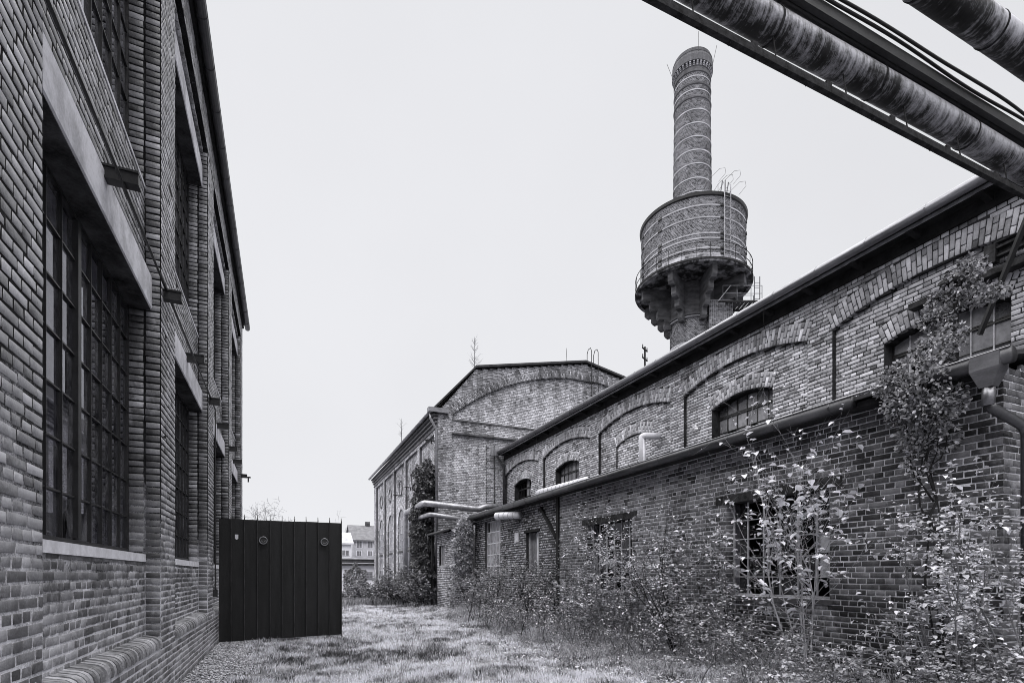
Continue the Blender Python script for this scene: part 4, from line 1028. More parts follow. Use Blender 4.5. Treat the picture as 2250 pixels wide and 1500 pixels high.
    for i in range(int((19.3 - 12.5) / COURSE)):
        z = 12.5 + (i + 0.5) * COURSE
        for dirn, wid, off in ((toc, 1.5, 0.55), (-right, 1.1, 0.75)):
            u = right if dirn is toc else toc
            k = int(wid / 0.135)
            for j in range(k):
                sft = -wid / 2 + wid * (j + 0.5 + 0.0) / k
                p = fb + dirn * (off + 0.004) + u * sft
                B.add((p.x, p.y, z), tuple(u), (0, 0, 1), tuple(dirn), (wid / k - 0.02) / 2, (wid / k - 0.02) / 2, (COURSE - 0.02) / 2, RN.gauss(0.003, 0.003))
    emit_bricks(B, M['brick_chimney'], T, 0, rest='flue_brickwork')
    # gallery railing
    rl = MB()
    for zz in (21.35, 21.85): rl.lathe(ctr, [(3.74, zz - 0.012), (3.765, zz), (3.74, zz + 0.012), (3.715, zz), (3.74, zz - 0.012)], 96)
    for i in range(28):
        a = 2 * math.pi * i / 28; rl.tube([(cx + 3.74 * math.cos(a), cy + 3.74 * math.sin(a), 20.9), (cx + 3.74 * math.cos(a), cy + 3.74 * math.sin(a), 21.87)], 0.016, 5)
    rl.obj('railing', M['steel_rust'], T)
    # tank ladder, wires on the roof
    a = av + 0.62; q = Vector((math.cos(a), math.sin(a), 0)); s = Vector((-math.sin(a), math.cos(a), 0)); c = Vector(ctr); m = MB()
    for v in (-0.22, 0.22):
        p = c + q * 3.55 + s * v
        m.tube([p + Vector((0, 0, 21.0)), p + Vector((0, 0, 25.6)), p + Vector((0, 0, 25.9)) - q * 0.2, p + Vector((0, 0, 25.2)) - q * 0.4], 0.035, 6)
    for zz in np.arange(21.2, 25.4, 0.33): m.tube([c + q * 3.55 + s * -0.22 + Vector((0, 0, zz)), c + q * 3.55 + s * 0.22 + Vector((0, 0, zz))], 0.016, 5)
    m.obj('ladder', M['zinc'], T)
    m = MB()
    for k, (v, hgt) in enumerate(((-0.9, 1.0), (-0.35, 0.7), (0.2, 1.1), (0.6, 0.5))):
        b0 = c + q * 3.1 + s * v + Vector((0, 0, 25.1)); m.tube([b0, b0 + Vector((0, 0, hgt))], 0.014, 5)
        tp = b0 + Vector((0, 0, hgt)); m.tube([tp - q * 1.2 + Vector((0, 0, -0.45)), tp, tp + right * 0.55 + Vector((0, 0, 0.55)), tp + right * 0.9 + Vector((0, 0, 0.6)), tp + right * 0.95 + Vector((0, 0, 0.3)), tp + right * 0.5 + Vector((0, 0, -0.25))], 0.010, 5)
    m.obj('roof_wire', M['steel_dark'], T, kind='stuff')
    for a_, ln, tilt in ((av + 0.3, 1.5, 0.0), (av + 1.45, 1.2, 0.22), (av - 1.5, 1.0, 0.35)):
        p = c + Vector((math.cos(a_), math.sin(a_), 0)) * (r0 + 0.15) + Vector((0, 0, 35.6)); o = Vector((math.cos(a_), math.sin(a_), 0))
        MB().tube([p, p + Vector((0, 0, ln)) + o * tilt * ln], 0.014, 5).obj('lightning_rod', M['steel_dark'], T)
    # service platform under the slab
    pc = c + right * 2.6 + toc * 1.6; pf = MB(); z = 19.0
    def P(u_, v_, z_): return pc + right * u_ + toc * v_ + Vector((0, 0, z_))
    for v in (-0.6, 0.6): pf.beam(P(-1.7, v, z), P(1.2, v, z), 0.08, 0.10)
    for u_ in np.arange(-1.0, 1.2, 0.25): pf.beam(P(u_, -0.6, z + 0.06), P(u_, 0.6, z + 0.06), 0.2, 0.03)
    pl = pf.obj('platform', M['steel_rust'], T)
    pr = MB()
    for v in (-0.6, 0.6):
        for zz in (0.5, 1.0): pr.beam(P(-1.4, v, z + zz), P(1.1, v, z + zz), 0.03, 0.03)
        for u_ in (-1.4, -0.5, 0.4, 1.1): pr.beam(P(u_, v, z), P(u_, v, z + 1.0), 0.03, 0.03, up=(1, 0, 0))
    for u_ in (0.75, 1.1): pr.beam(P(u_, 0.3, z), P(u_, 0.3, 20.75), 0.04, 0.04, up=(1, 0, 0))
    for zz in np.arange(z + 0.3, 20.7, 0.35): pr.beam(P(0.75, 0.3, zz), P(1.1, 0.3, zz), 0.025, 0.025)
    pr.beam(P(-1.7, 0.62, z), P(-0.9, 0.62, z + 1.0), 0.05, 0.05)
    pr.obj('platform_rail', M['zinc'], pl)
    return T
chimney()

# ------------------------------------------------------------------ overhead pipe bridge (top right)
def ring_joint(name, x, y, z, r, mat, parent):
    MB().tube([(x - 0.012, y, z), (x + 0.012, y, z)], r, 20).obj(name, mat, parent, smooth=False)
def overhead_pipe(name, label, Y, Z, r, joints):
    T = thing(name, label, 'pipe', (4.4, Y, Z))
    pts = [(x, Y, Z + 0.012 * math.sin(x * 1.1)) for x in np.linspace(P0, HX0 + 0.05, 40)]
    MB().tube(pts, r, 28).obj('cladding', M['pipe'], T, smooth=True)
    for x in joints: ring_joint('band', x, Y, Z + 0.012 * math.sin(x * 1.1), r + 0.006, M['steel_rust'], T)
    return T
overhead_pipe('overhead_pipe', 'stained metal clad pipe crossing overhead just above the rusty rail', 3.9, 7.165, 0.155, [0.2, 1.6, 3.0, 4.55, 6.15, 7.95, 9.5])
overhead_pipe('overhead_pipe', 'stained metal clad pipe in the upper right corner of the sky', 3.09, 7.24, 0.155, [0.8, 2.4, 4.0, 5.55, 6.75, 8.3])
T = thing('pipe_rail', 'thin rusty steel rail slung below the overhead pipe', 'rail', (4.4, 3.8, 6.6))
m = MB(); m.prism([(-0.022, -0.03), (0.022, -0.03), (0.022, -0.022), (-0.014, -0.022), (-0.014, 0.03), (-0.022, 0.03)], P0, HX0 + 0.03, lambda p, q, v: (v, 3.8 + p * 1.25, 6.674 + q * 1.25))
rail = m.obj('beam', M['steel_rust'], T)
for x in np.arange(0.3, 10, 1.05):
    MB().tube([(x, 3.80, 6.69), (x + 0.02, 3.86, 7.03)], 0.007, 6).obj('hanger', M['steel_rust'], T)
    MB().box(x + 0.7, x + 0.78, 3.775, 3.83, 6.675, 6.75).obj('clamp', M['steel_rust'], T)
    MB().prism([(0, 0), (0.05, 0), (0.03, -0.045)], 3.785, 3.815, lambda p, q, v: (x + 0.4 + p, v, 6.655 + q)).obj('clip', M['steel_rust'], T)
link(MB().tube([(x, 3.80, 7.345) for x in np.linspace(P0, HX0 + 0.05, 12)], 0.042, 12).mesh('service_pipe'), 'service_pipe', M['steel_dark'], label='slim dark pipe lying against the top of the clad overhead pipe', cat='pipe', smooth=True)
link(MB().box(P0, HX0 + 0.04, 3.69, 3.75, 7.30, 7.42).mesh('cable_tray'), 'cable_tray', M['steel_dark'], label='dark flat steel tray between the two overhead pipes', cat='tray')
for k, (dy, sag, lab) in enumerate(((0.0, 0.10, 'black cable resting along the dark overhead tray'), (-0.05, 0.22, 'black cable hanging free at the right of the dark overhead tray'))):
    pts = [(x, 3.67 + dy * (1 + 0.5 * math.sin(x)), 7.44 - dy * 0.3 + 0.02 * math.sin(x * 2.3 + k) - (sag * 0.6 * max(0, (x - 7.2) / 3.2) ** 1.3 if k else 0)) for x in np.linspace(P0, HX0 + 0.04, 60)]
    link(MB().tube(pts, 0.016, 8).mesh('cable'), 'cable', M['cable'], label=lab, cat='cable', smooth=True)

# ------------------------------------------------------------------ silver heating pipes and white wrapped pipes
def run_pipe(name, label, pts, r, mat, bands=0, n=14, cat='pipe'):
    base = pts[0]; T = thing(name, label, cat, base)
    P_ = [Vector(p) for p in pts]; sm = [P_[0]]
    for i in range(1, len(P_) - 1):                           # rounded elbows
        a = (P_[i - 1] - P_[i]); b = (P_[i + 1] - P_[i]); k = min(2.2 * r, a.length * 0.45, b.length * 0.45)
        p0 = P_[i] + a.normalized() * k; p2 = P_[i] + b.normalized() * k
        for t in (0, 0.25, 0.5, 0.75, 1): sm.append(p0 * (1 - t) ** 2 + P_[i] * 2 * t * (1 - t) + p2 * t * t)
    sm.append(P_[-1])
    MB().tube(sm, r, n).obj('cladding', mat, T, smooth=True)
    if bands:
        for a, b in zip(P_, P_[1:]):
            L = (b - a).length; k = int(L / bands)
            for j in range(1, k + 1):
                p = a + (b - a) * (j / (k + 1)); d = (b - a).normalized() * 0.012
                MB().tube([p - d, p + d], r + 0.006, n).obj('band', M['hoop'], T)
    return T
yp = 24.4
run_pipe('heating_pipe', 'upper silver heating pipe running level in front of the boiler house gable', [(9.95, yp, 4.95), (9.1, yp, 4.95), (8.75, yp, 4.78), (6.05, yp, 4.95), (6.2, 27.0, 5.02), (6.3, 29.6, 5.05), (6.3, 29.7, 0.2)], 0.15, M['zinc_bright'], 1.0)
run_pipe('heating_pipe', 'lower silver heating pipe ending behind the ivy by the shed', [(9.3, yp - 0.15, 4.1), (6.3, yp - 0.15, 4.42), (6.25, 26.6, 4.45), (6.3, 28.6, 4.45), (6.35, 28.7, 0.2)], 0.11, M['zinc_bright'], 1.0)
c0 = on_x(1088, 1131, 7.0); c1 = on_x(1143, 1131, 7.42)
run_pipe('wrapped_pipe', 'short white wrapped pipe stub beneath the lean-to gutter', [on_x(1091, 1133, 7.1), on_x(1142, 1131, 7.5)], 0.125, M['white_wrap'], 0.3)
a_ = on_x(1185, 1083, 7.9); b_ = on_x(1288, 1056, 7.9)
run_pipe('wrapped_pipe', 'long white wrapped pipe lying on the lean-to roof edge', [a_, (b_[0], b_[1], b_[2])], 0.12, M['white_wrap'], 0.28)
c_ = on_x(1411, 960, 9.9)
run_pipe('vent_elbow', 'white upright pipe with elbow before the walled-up hall window', [(10.35, c_[1] - 0.25, c_[2] + 0.02), (9.95, c_[1] - 0.1, c_[2] + 0.02), (9.9, c_[1], c_[2] + 0.02), (9.9, c_[1], 4.5)], 0.10, M['white_wrap'], 0)
v_ = on_x(2090, 640, 8.6)
T = thing('vent_pipe', 'rusty capped vent pipe half hidden in climbing leaves on the lean-to roof', 'pipe', (8.6, v_[1], 4.3))
MB().tube([(8.6, v_[1], 4.3), (8.6, v_[1], 5.62)], 0.085, 14).obj('pipe', M['steel_rust'], T, smooth=True)
MB().lathe((8.6, v_[1], 5.66), [(0.0, 0.10), (0.15, 0.05), (0.16, 0.0), (0.15, -0.02), (0.0, 0.0)], 16).obj('cap', M['steel_rust'], T)
MB().lathe((8.6, v_[1], 5.45), [(0.085, 0.03), (0.12, 0.02), (0.12, -0.03), (0.085, -0.03)], 16).obj('collar', M['steel_rust'], T)

# utility pole behind the hall
c_ = at(1417, 1262, 24); ZR = 7.70 + 0.42 * (c_[0] - 9.93); T = thing('utility_pole', 'thin utility pole with two crossarms standing on the hall roof', 'pole', (c_[0], c_[1], ZR))
zt = H + (HY - 762) * 24 / FPX
MB().tube([(c_[0], c_[1], ZR), (c_[0], c_[1], zt)], 0.04, 8).obj('mast', M['timber_dark'], T)
for zz in (zt - 0.12, zt - 0.55):
    d_ = Vector((CA, -SA, 0)) * 0.9 + Vector((SA, CA, 0)) * 1.2; d_.normalize()
    A_ = MB().beam(Vector((c_[0], c_[1], zz)) - d_ * 0.27, Vector((c_[0], c_[1], zz)) + d_ * 0.27, 0.045, 0.05).obj('crossarm', M['timber_dark'], T)
    for s in (-0.24, 0.24):
        p = Vector((c_[0], c_[1], zz)) + d_ * s
        MB().tube([p, p + Vector((0, 0, 0.16))], [0.03, 0.02], 6).obj('insulator', M['timber_dark'], A_)
pts = [(c_[0], c_[1], zt - 0.8), (c_[0] - 1.2, c_[1] - 0.6, 7.72 + 0.42 * (c_[0] - 1.2 - 9.93))]
MB().tube(pts, 0.012, 5).obj('stay_wire', M['cable'], T)

# ------------------------------------------------------------------ far houses
def house(name, label, x0, x1, y0, y1, ze, zr, wallm, wins, roofm, z0=0, chim=None):
    T = thing(name, label, 'house', ((x0 + x1) / 2, (y0 + y1) / 2, 0)); ym = (y0 + y1) / 2
    MB().prism([(y0, z0), (y1, z0), (y1, ze), (ym, zr), (y0, ze)], x0, x1, lambda p, q, v: (v, p, q)).obj('wall', wallm, T)
    R_ = MB().prism([(y0 - 0.3, ze - 0.1), (ym, zr + 0.02), (y1 + 0.3, ze - 0.1), (y1 + 0.3, ze + 0.08), (ym, zr + 0.2), (y0 - 0.3, ze + 0.08)], x0 - 0.25, x1 + 0.25, lambda p, q, v: (v, p, q)).obj('roof', roofm, T)
    if chim: MB().box(chim - 0.3, chim + 0.3, ym - 0.3, ym + 0.3, zr - 0.3, zr + 0.7).obj('chimney', M['dark_concrete'], R_)
    for wx, wz, ww, wh in wins:
        Wn = MB().box(wx - ww / 2 - 0.08, wx + ww / 2 + 0.08, y0 - 0.05, y0 - 0.004, wz - wh / 2 - 0.08, wz + wh / 2 + 0.08).obj('window', M['plaster_white'], T)
        for s in (-1, 1): MB().box(wx + s * ww / 4 - ww / 4 + 0.03, wx + s * ww / 4 + ww / 4 - 0.03, y0 - 0.062, y0 - 0.052, wz - wh / 2, wz + wh / 2).obj('pane', M['glass_dirty'], Wn)
    return T
hx = lambda px, Y: on_y(px, 1200, Y)[0]
hz = lambda py, px, Y: on_y(px, py, Y)[2]
Yh = 72.0
house('village_house', 'pale two storey house with dark tiled roof behind the low white garage', hx(775, Yh), hx(775, Yh) + 12, Yh, Yh + 8, hz(1187, 790, Yh), hz(1160, 790, Yh) + 0.55, M['plaster_old'],
      [(hx(789, Yh), hz(1195, 789, Yh), 0.7, 0.9), (hx(813, Yh), hz(1195, 813, Yh), 0.7, 0.9), (hx(789, Yh), hz(1215, 789, Yh), 0.6, 0.6), (hx(813, Yh), hz(1215, 813, Yh), 0.6, 0.6)], M['roof_tile'], chim=hx(817, Yh))
Yh2 = 66.0
house('village_house', 'lower pale house wing with light roof beside the black gate edge', hx(772, Yh2) - 7.5, hx(772, Yh2), Yh2, Yh2 + 6, hz(1194, 760, Yh2), hz(1176, 760, Yh2) + 0.4, M['plaster_white'], [(hx(759, Yh2), hz(1214, 759, Yh2), 0.8, 0.6)], M['plaster_old'])
Yg = 54.0; T = thing('garage', 'low white garage with flat dark roof edge behind the round shrub', 'garage', (6, Yg + 2, 0))
zf = hz(1228, 780, Yg); zl = hz(1245, 780, Yg)
MB().box(-3.0, 13, Yg, Yg + 5, 0, zl + 0.1).obj('wall', M['plaster_white'], T)
MB().box(-3.3, 13.3, Yg - 0.35, Yg + 5.3, zl + 0.1, zf).obj('fascia', M['roof_felt'], T)
MB().box(-3.4, 13.4, Yg - 0.45, Yg + 5.4, zf, zf + 0.15).obj('roof_edge', M['plaster_old'], T)
MB().box(-3.35, 13.35, Yg - 0.40, Yg - 0.36, zl + 0.35, zl + 0.42).obj('trim', M['plaster_old'], T)
gx0, gx1, gz0, gz1 = hx(803, Yg), hx(818, Yg), hz(1273, 810, Yg), hz(1256, 810, Yg)
Wn = MB().box(gx0 - 0.04, gx1 + 0.04, Yg - 0.03, Yg - 0.003, gz0 - 0.04, gz1 + 0.04).obj('window', M['frame_light'], T)
for i in range(5):
    for j in range(5):
        MB().box(gx0 + (gx1 - gx0) * i / 5 + 0.015, gx0 + (gx1 - gx0) * (i + 1) / 5 - 0.015, Yg - 0.05, Yg - 0.032, gz0 + (gz1 - gz0) * j / 5 + 0.015, gz0 + (gz1 - gz0) * (j + 1) / 5 - 0.015).obj('glass_block', M['glass_dirty'], Wn)

# ------------------------------------------------------------------ vegetation
def leaf_np(P_, D_, S_, L, Wd, fold=0.25):
    """six-point leaves: P base, D axis, S side vectors; returns verts (n,6,3)"""
    P_ = np.asarray(P_, float); n = len(P_); D_ = np.asarray(D_, float); S_ = np.asarray(S_, float)
    D_ = D_ / np.linalg.norm(D_, axis=1)[:, None]; S_ = S_ - D_ * (S_ * D_).sum(1)[:, None]; S_ = S_ / np.maximum(np.linalg.norm(S_, axis=1), 1e-6)[:, None]
    Nn = np.cross(D_, S_); L = np.asarray(L)[:, None]; Wd = np.asarray(Wd)[:, None]; f = fold * Wd
    V = np.stack([P_, P_ + D_ * L * 0.28 + S_ * Wd * 0.46 + Nn * f, P_ + D_ * L * 0.68 + S_ * Wd * 0.40 + Nn * f * 0.8, P_ + D_ * L - Nn * L * 0.12, P_ + D_ * L * 0.68 - S_ * Wd * 0.40 + Nn * f * 0.8, P_ + D_ * L * 0.28 - S_ * Wd * 0.46 + Nn * f], 1)
    return V
LQ = np.array([(0, 1, 2, 3), (0, 3, 4, 5)], np.int32)
def emit_leaves(V, tone, mat, parent, n_ind=0, name='foliage'):
    n = len(V)
    if n == 0: return
    ids = rng.permutation(n); own, rest = ids[:n_ind], ids[n_ind:]
    for i in own: link(np_mesh('leaf', V[i], LQ, [tone[i]] * 2), 'leaf', mat, parent)
    if len(rest):
        F_ = (LQ[None] + (np.arange(len(rest)) * 6)[:, None, None]).reshape(-1, 4)
        link(np_mesh(name, V[rest], F_, np.repeat(np.asarray(tone)[rest], 2)), name, mat, parent, kind='stuff')
def rv(s=1.0): return Vector((RN.gauss(0, s), RN.gauss(0, s), RN.gauss(0, s)))
def branch(mb, p, d, L, r, lev, anchors, curl=0.18, up=0.05, nseg=7, kids=(7, 5), kl=(0.45, 0.45), n=5, leafy=(0.25, 1.0), per=3, rmin=0.0012):
    pts = [Vector(p)]; d = Vector(d).normalized(); rr = [r]; dirs = [d.copy()]
    for i in range(nseg):
        d = (d + rv(curl) * 0.6 + Vector((0, 0, up))).normalized(); pts.append(pts[-1] + d * (L / nseg)); rr.append(max(r * (1 - 0.75 * (i + 1) / nseg), rmin)); dirs.append(d.copy())
    mb.tube(pts, rr, n if lev == 0 else (4 if lev == 1 else 3), caps=False, tone=0.5)
    K = kids[lev] if lev < len(kids) else 0
    for k in range(K):
        t = RN.uniform(0.25, 0.98) * nseg; i = min(int(t), nseg - 1); q = pts[i].lerp(pts[i + 1], t - i)
        cd = (dirs[i] + rv(0.75)).normalized()
        branch(mb, q, cd, L * kl[lev] * RN.uniform(0.5, 1.1), rr[i] * 0.55, lev + 1, anchors, curl * 1.2, up, max(3, nseg - 2), kids, kl, n, leafy, per, rmin)
    if lev >= len(kids) - 1 or K == 0:
        for k in range(per + 2):                             # leaves stand alternately left and right of the twig
            t = (leafy[0] + (leafy[1] - leafy[0]) * (k + RN.uniform(0.2, 0.8)) / (per + 2)) * nseg; i = min(int(t), nseg - 1)
            sd_ = dirs[i].cross(Vector((0, 0, 1))); sd_ = sd_.normalized() if sd_.length > 0.05 else Vector((1, 0, 0))
            anchors.append((pts[i].lerp(pts[i + 1], t - i), dirs[i] * 0.55 + sd_ * (0.85 if k % 2 else -0.85)))
def shrub(name, label, base, stems, height, spread, leaf, mat, tone=(0.6, 0.2), n_ind=0, kids=(7, 4), per=3, bark='bark', r=0.012, lean=(0, 0), width=0.12, droop=0.3, group=None, cat='shrub', keep=1.0, leafy=(0.25, 1.0), up=0.06, curl=0.18):
    bz = float(gz(base[0], base[1])); T = thing(name, label, cat, (base[0], base[1], bz), group)
    mb = MB(); an = []
    for i in range(stems):
        a = RN.uniform(0, 2 * math.pi); sp = spread * RN.uniform(0.3, 1.0)
        d = Vector((math.cos(a) * sp + lean[0], math.sin(a) * sp + lean[1], 1))
        p = Vector((base[0] + RN.gauss(0, width), base[1] + RN.gauss(0, width), bz - 0.03))
        branch(mb, p, d, height * RN.uniform(0.65, 1.1), r * RN.uniform(0.7, 1.2), 0, an, kids=kids, per=per, leafy=leafy, up=up, curl=curl)
    mb.obj('stems', M[bark], T, smooth=True, kind='stuff')
    an = [q for q in an if RN.random() < keep]
    if not an: return T
    P_ = np.array([q[0] for q in an]); D_ = np.array([q[1] for q in an]); n = len(an)
    # keep leaves in front of the brick wall
    D_[:, 2] *= 0.5; D_ = D_ + rng.normal(0, 0.28, (n, 3)); D_[:, 2] -= droop * 0.6
    S_ = np.stack([-D_[:, 1], D_[:, 0], rng.normal(0, 0.3, n)], 1)
    L = leaf * rng.uniform(0.35, 1.4, n)
    V = leaf_np(P_, D_, S_, L, L * rng.uniform(0.55, 0.8, n))
    tn = np.clip(rng.normal(tone[0], tone[1], n), 0, 1)
    emit_leaves(V, tn, M[mat], T, n_ind); return T
def spot(px, X): p = on_x(px, 1262, X); return (p[0], p[1])

shrub('sapling', 'tall bare sapling with large pale leaves before the wide lean-to window', spot(1768, 6.95), 7, 3.45, 0.36, 0.10, 'leaf_pale', (0.88, 0.14), 280, (13, 5), 2, 'bark_pale', 0.016, width=0.07, keep=0.34, droop=0.5, leafy=(0.5, 1.0), up=0.10, curl=0.17)
shrub('shrub', 'dense pale leaved shrub at the near corner of the lean-to', spot(2090, 7.0), 9, 2.2, 0.30, 0.058, 'leaf_pale', (0.72, 0.24), 280, (7, 4), 3, 'bark', 0.012, width=0.25, keep=0.85, group='shrubs along the lean-to')
shrub('shrub', 'pale leaved shrub cut by the right edge of the picture', spot(2220, 6.7), 9, 2.0, 0.34, 0.055, 'leaf_pale', (0.66, 0.24), 0, (7, 4), 3, 'bark', 0.012, width=0.3, keep=0.85, group='shrubs along the lean-to')
shrub('shrub', 'small pale shrub at the foot of the wall right of the sapling', spot(1985, 6.9), 6, 1.2, 0.5, 0.07, 'leaf_pale', (0.7, 0.2), 0, (4, 2), 1, 'bark_pale', 0.009, width=0.2, keep=0.35, group='shrubs along the lean-to')
shrub('shrub', 'thin twiggy shrub with pale leaves left of the wide lean-to window', spot(1590, 6.9), 8, 2.5, 0.32, 0.075, 'leaf_pale', (0.7, 0.2), 120, (7, 4), 2, 'bark', 0.013, width=0.25, keep=0.45, group='shrubs along the lean-to')
shrub('shrub', 'dark stemmed shrub with pale tips between the two lean-to windows', spot(1500, 6.8), 11, 2.5, 0.42, 0.06, 'leaf_pale', (0.6, 0.28), 0, (9, 5), 2, 'timber_dark', 0.014, lean=(-0.15, 0.25), width=0.3, keep=0.55, group='shrubs along the lean-to')
shrub('shrub', 'bushy pale shrub hiding the lower half of the narrower lean-to window', spot(1380, 6.7), 15, 2.3, 0.35, 0.06, 'leaf_pale', (0.6, 0.25), 0, (10, 5), 3, 'bark', 0.012, width=0.35, keep=0.7, group='shrubs along the lean-to')
shrub('shrub', 'low bush with bright ferny leaves left of the narrower lean-to window', spot(1290, 6.2), 10, 1.35, 0.5, 0.055, 'leaf_mid', (0.6, 0.22), 0, (8, 4), 3, 'bark', 0.009, width=0.35, keep=0.9, group='shrubs along the lean-to')
shrub('shrub', 'dark tangled bush in front of the timber post', spot(1215, 6.5), 14, 1.9, 0.45, 0.055, 'leaf_mid', (0.4, 0.24), 0, (9, 5), 2, 'timber_dark', 0.012, width=0.5, keep=0.6, group='shrubs along the lean-to')
shrub('shrub', 'dark bush below the small boarded window', spot(1150, 6.6), 14, 1.7, 0.45, 0.055, 'leaf_mid', (0.38, 0.24), 0, (9, 5), 2, 'timber_dark', 0.012, width=0.6, keep=0.6, group='shrubs along the lean-to')
shrub('shrub', 'dark bush below the milky factory window', spot(1085, 6.5), 14, 1.7, 0.45, 0.06, 'leaf_mid', (0.36, 0.22), 0, (9, 5), 2, 'timber_dark', 0.012, width=0.7, keep=0.65, group='shrubs along the lean-to')
shrub('shrub', 'low dark bush between lean-to bushes and the shed ivy', spot(1045, 6.2), 12, 1.4, 0.5, 0.06, 'leaf_mid', (0.42, 0.22), 0, (9, 5), 3, 'bark', 0.011, width=0.6, keep=0.9, group='shrubs along the lean-to')
shrub('bramble', 'arching bramble stems leaning left between sapling and dark stemmed shrub', spot(1650, 6.6), 9, 2.0, 0.9, 0.055, 'leaf_mid', (0.55, 0.25), 0, (4, 3), 2, 'bark', 0.008, lean=(-0.3, 0.4), width=0.4, keep=0.6, up=-0.05, cat='bramble')
shrub('bramble', 'tangled pale bramble runners at the foot of the sapling', spot(1700, 6.5), 16, 1.3, 1.4, 0.05, 'leaf_mid', (0.6, 0.25), 0, (4, 3), 2, 'bark_pale', 0.006, width=0.5, keep=0.6, up=-0.1, cat='bramble')
shrub('bramble', 'dark bramble tangle under the near corner shrub', spot(2170, 6.3), 12, 1.2, 1.1, 0.055, 'leaf_mid', (0.5, 0.25), 0, (5, 3), 2, 'bark', 0.006, width=0.5, keep=0.7, up=-0.1, cat='bramble')
shrub('bramble', 'low bramble tangle at the grass edge before the narrower window', spot(1330, 5.9), 14, 1.0, 1.2, 0.05, 'leaf_mid', (0.45, 0.25), 0, (5, 3), 2, 'bark', 0.006, width=0.5, keep=0.8, up=-0.08, cat='bramble')
for px, X, hgt, tn, lf, lab in ((1095, 5.9, 0.9, 0.36, 0.05, 'low dark scrub at the lawn edge below the milky window'), (1140, 5.9, 0.9, 0.34, 0.05, 'low dark scrub at the lawn edge below the boarded window'),
                      (1190, 5.9, 0.95, 0.36, 0.05, 'low dark scrub at the lawn edge left of the timber post'), (1245, 6.0, 0.95, 0.4, 0.05, 'low dark scrub at the lawn edge right of the timber post'),
                      (1430, 6.2, 1.0, 0.42, 0.05, 'low dark scrub right of the bramble tangle'), (1530, 6.4, 1.0, 0.42, 0.05, 'low dark scrub under the dark stemmed shrub'),
                      (1620, 6.4, 0.8, 0.45, 0.05, 'low scrub left of the sapling foot'), (1880, 6.5, 0.7, 0.5, 0.05, 'low scrub right of the sapling foot'), (2010, 6.2, 0.8, 0.45, 0.05, 'low scrub before the climber stem'), (2230, 6.0, 0.9, 0.45, 0.05, 'low scrub in the lower right corner')):
    shrub('scrub', lab, spot(px, X), 14, hgt, 0.7, lf, 'leaf_mid', (tn + 0.16, 0.34), 0, (7, 4), 2, 'bark', 0.009, width=0.45, keep=0.5, group='low scrub along the lawn edge', up=0.0)
# undergrowth at the end of the lane
labs = ['pale weedy bush beside the gate edge at the end of the lane', 'low pale weeds before the round shrub', 'dark low bush at the foot of the first boiler house pilaster', 'dark bush below the boiler house windows', 'dark bush below the upright silver pipe', 'twiggy dark bush left of the shed door', 'dark bush at the shed corner']
for i, (px, d, hgt, sp, tn) in enumerate(((762, 33, 0.5, 0.9, 0.7), (792, 32, 0.5, 0.9, 0.6), (825, 31.5, 1.2, 0.7, 0.38), (860, 30.5, 1.4, 0.65, 0.33), (893, 29, 1.5, 0.6, 0.3), (925, 27.5, 1.6, 0.55, 0.3), (955, 26, 1.4, 0.55, 0.34))):
    p = at(px, 1262, d)
    shrub('bush', labs[i], (min(p[0], 6.2), p[1]), 18, hgt, sp, 0.10, 'leaf_mid', (tn, 0.24), 0, (9, 5), 3, 'timber_dark', 0.012, width=0.7, keep=0.9, group='undergrowth at the end of the lane')
# round clipped shrub, ivy
def blobs(name, label, bl, leaf, mat, tone, cat='ivy', n_ind=0, loc=None, trunk=None, bark='bark', outward=0.6):
    b0 = bl[0][0]; T = thing(name, label, cat, loc or (b0[0], b0[1], 0)); Vs = []; tn = []
    for c, rad, n in bl:
        q = rng.normal(0, 1, (n, 3)); q /= np.linalg.norm(q, axis=1)[:, None]; s = rng.uniform(0.55, 1.05, (n, 1)) ** 0.6
        lump = 1 + 0.25 * np.sin(q[:, :1] * 5 + c[0] * 3) * np.cos(q[:, 2:] * 6 + c[1])
        P_ = np.array(c) + q * s * lump * np.array(rad)
        D_ = q * outward + rng.normal(0, 0.6, (n, 3)); D_[:, 2] -= 0.35
        S_ = rng.normal(0, 1, (n, 3)); S_[:, 2] *= 0.3
        L = leaf * rng.uniform(0.6, 1.25, n); Vs.append(leaf_np(P_, D_, S_, L, L * rng.uniform(0.6, 0.9, n)))
        tn.append(np.clip(rng.normal(tone[0], tone[1], n), 0, 1))
    if trunk:
        for pts, r in trunk:
            sm = []; mb = MB()
            for a, b in zip(pts, pts[1:]):
                for t in (0, 0.33, 0.66): sm.append(Vector(a).lerp(Vector(b), t) + rv(0.025))
            sm.append(Vector(pts[-1])); mb.tube(sm, [r * (1 - 0.5 * i / len(sm)) for i in range(len(sm))], 6, caps=False)
            mb.obj('stem', M[bark], T, smooth=True)
    emit_leaves(np.concatenate(Vs), np.concatenate(tn), M[mat], T, n_ind); return T
c_ = at(780, 1272, 46)
blobs('round_shrub', 'round clipped evergreen shrub in front of the white garage', [((c_[0], c_[1], 1.15), (0.95, 0.95, 1.2), 2600)], 0.13, 'leaf_dark', (0.5, 0.25), 'shrub', trunk=[([(c_[0], c_[1], 0), (c_[0], c_[1], 1.4)], 0.05)])
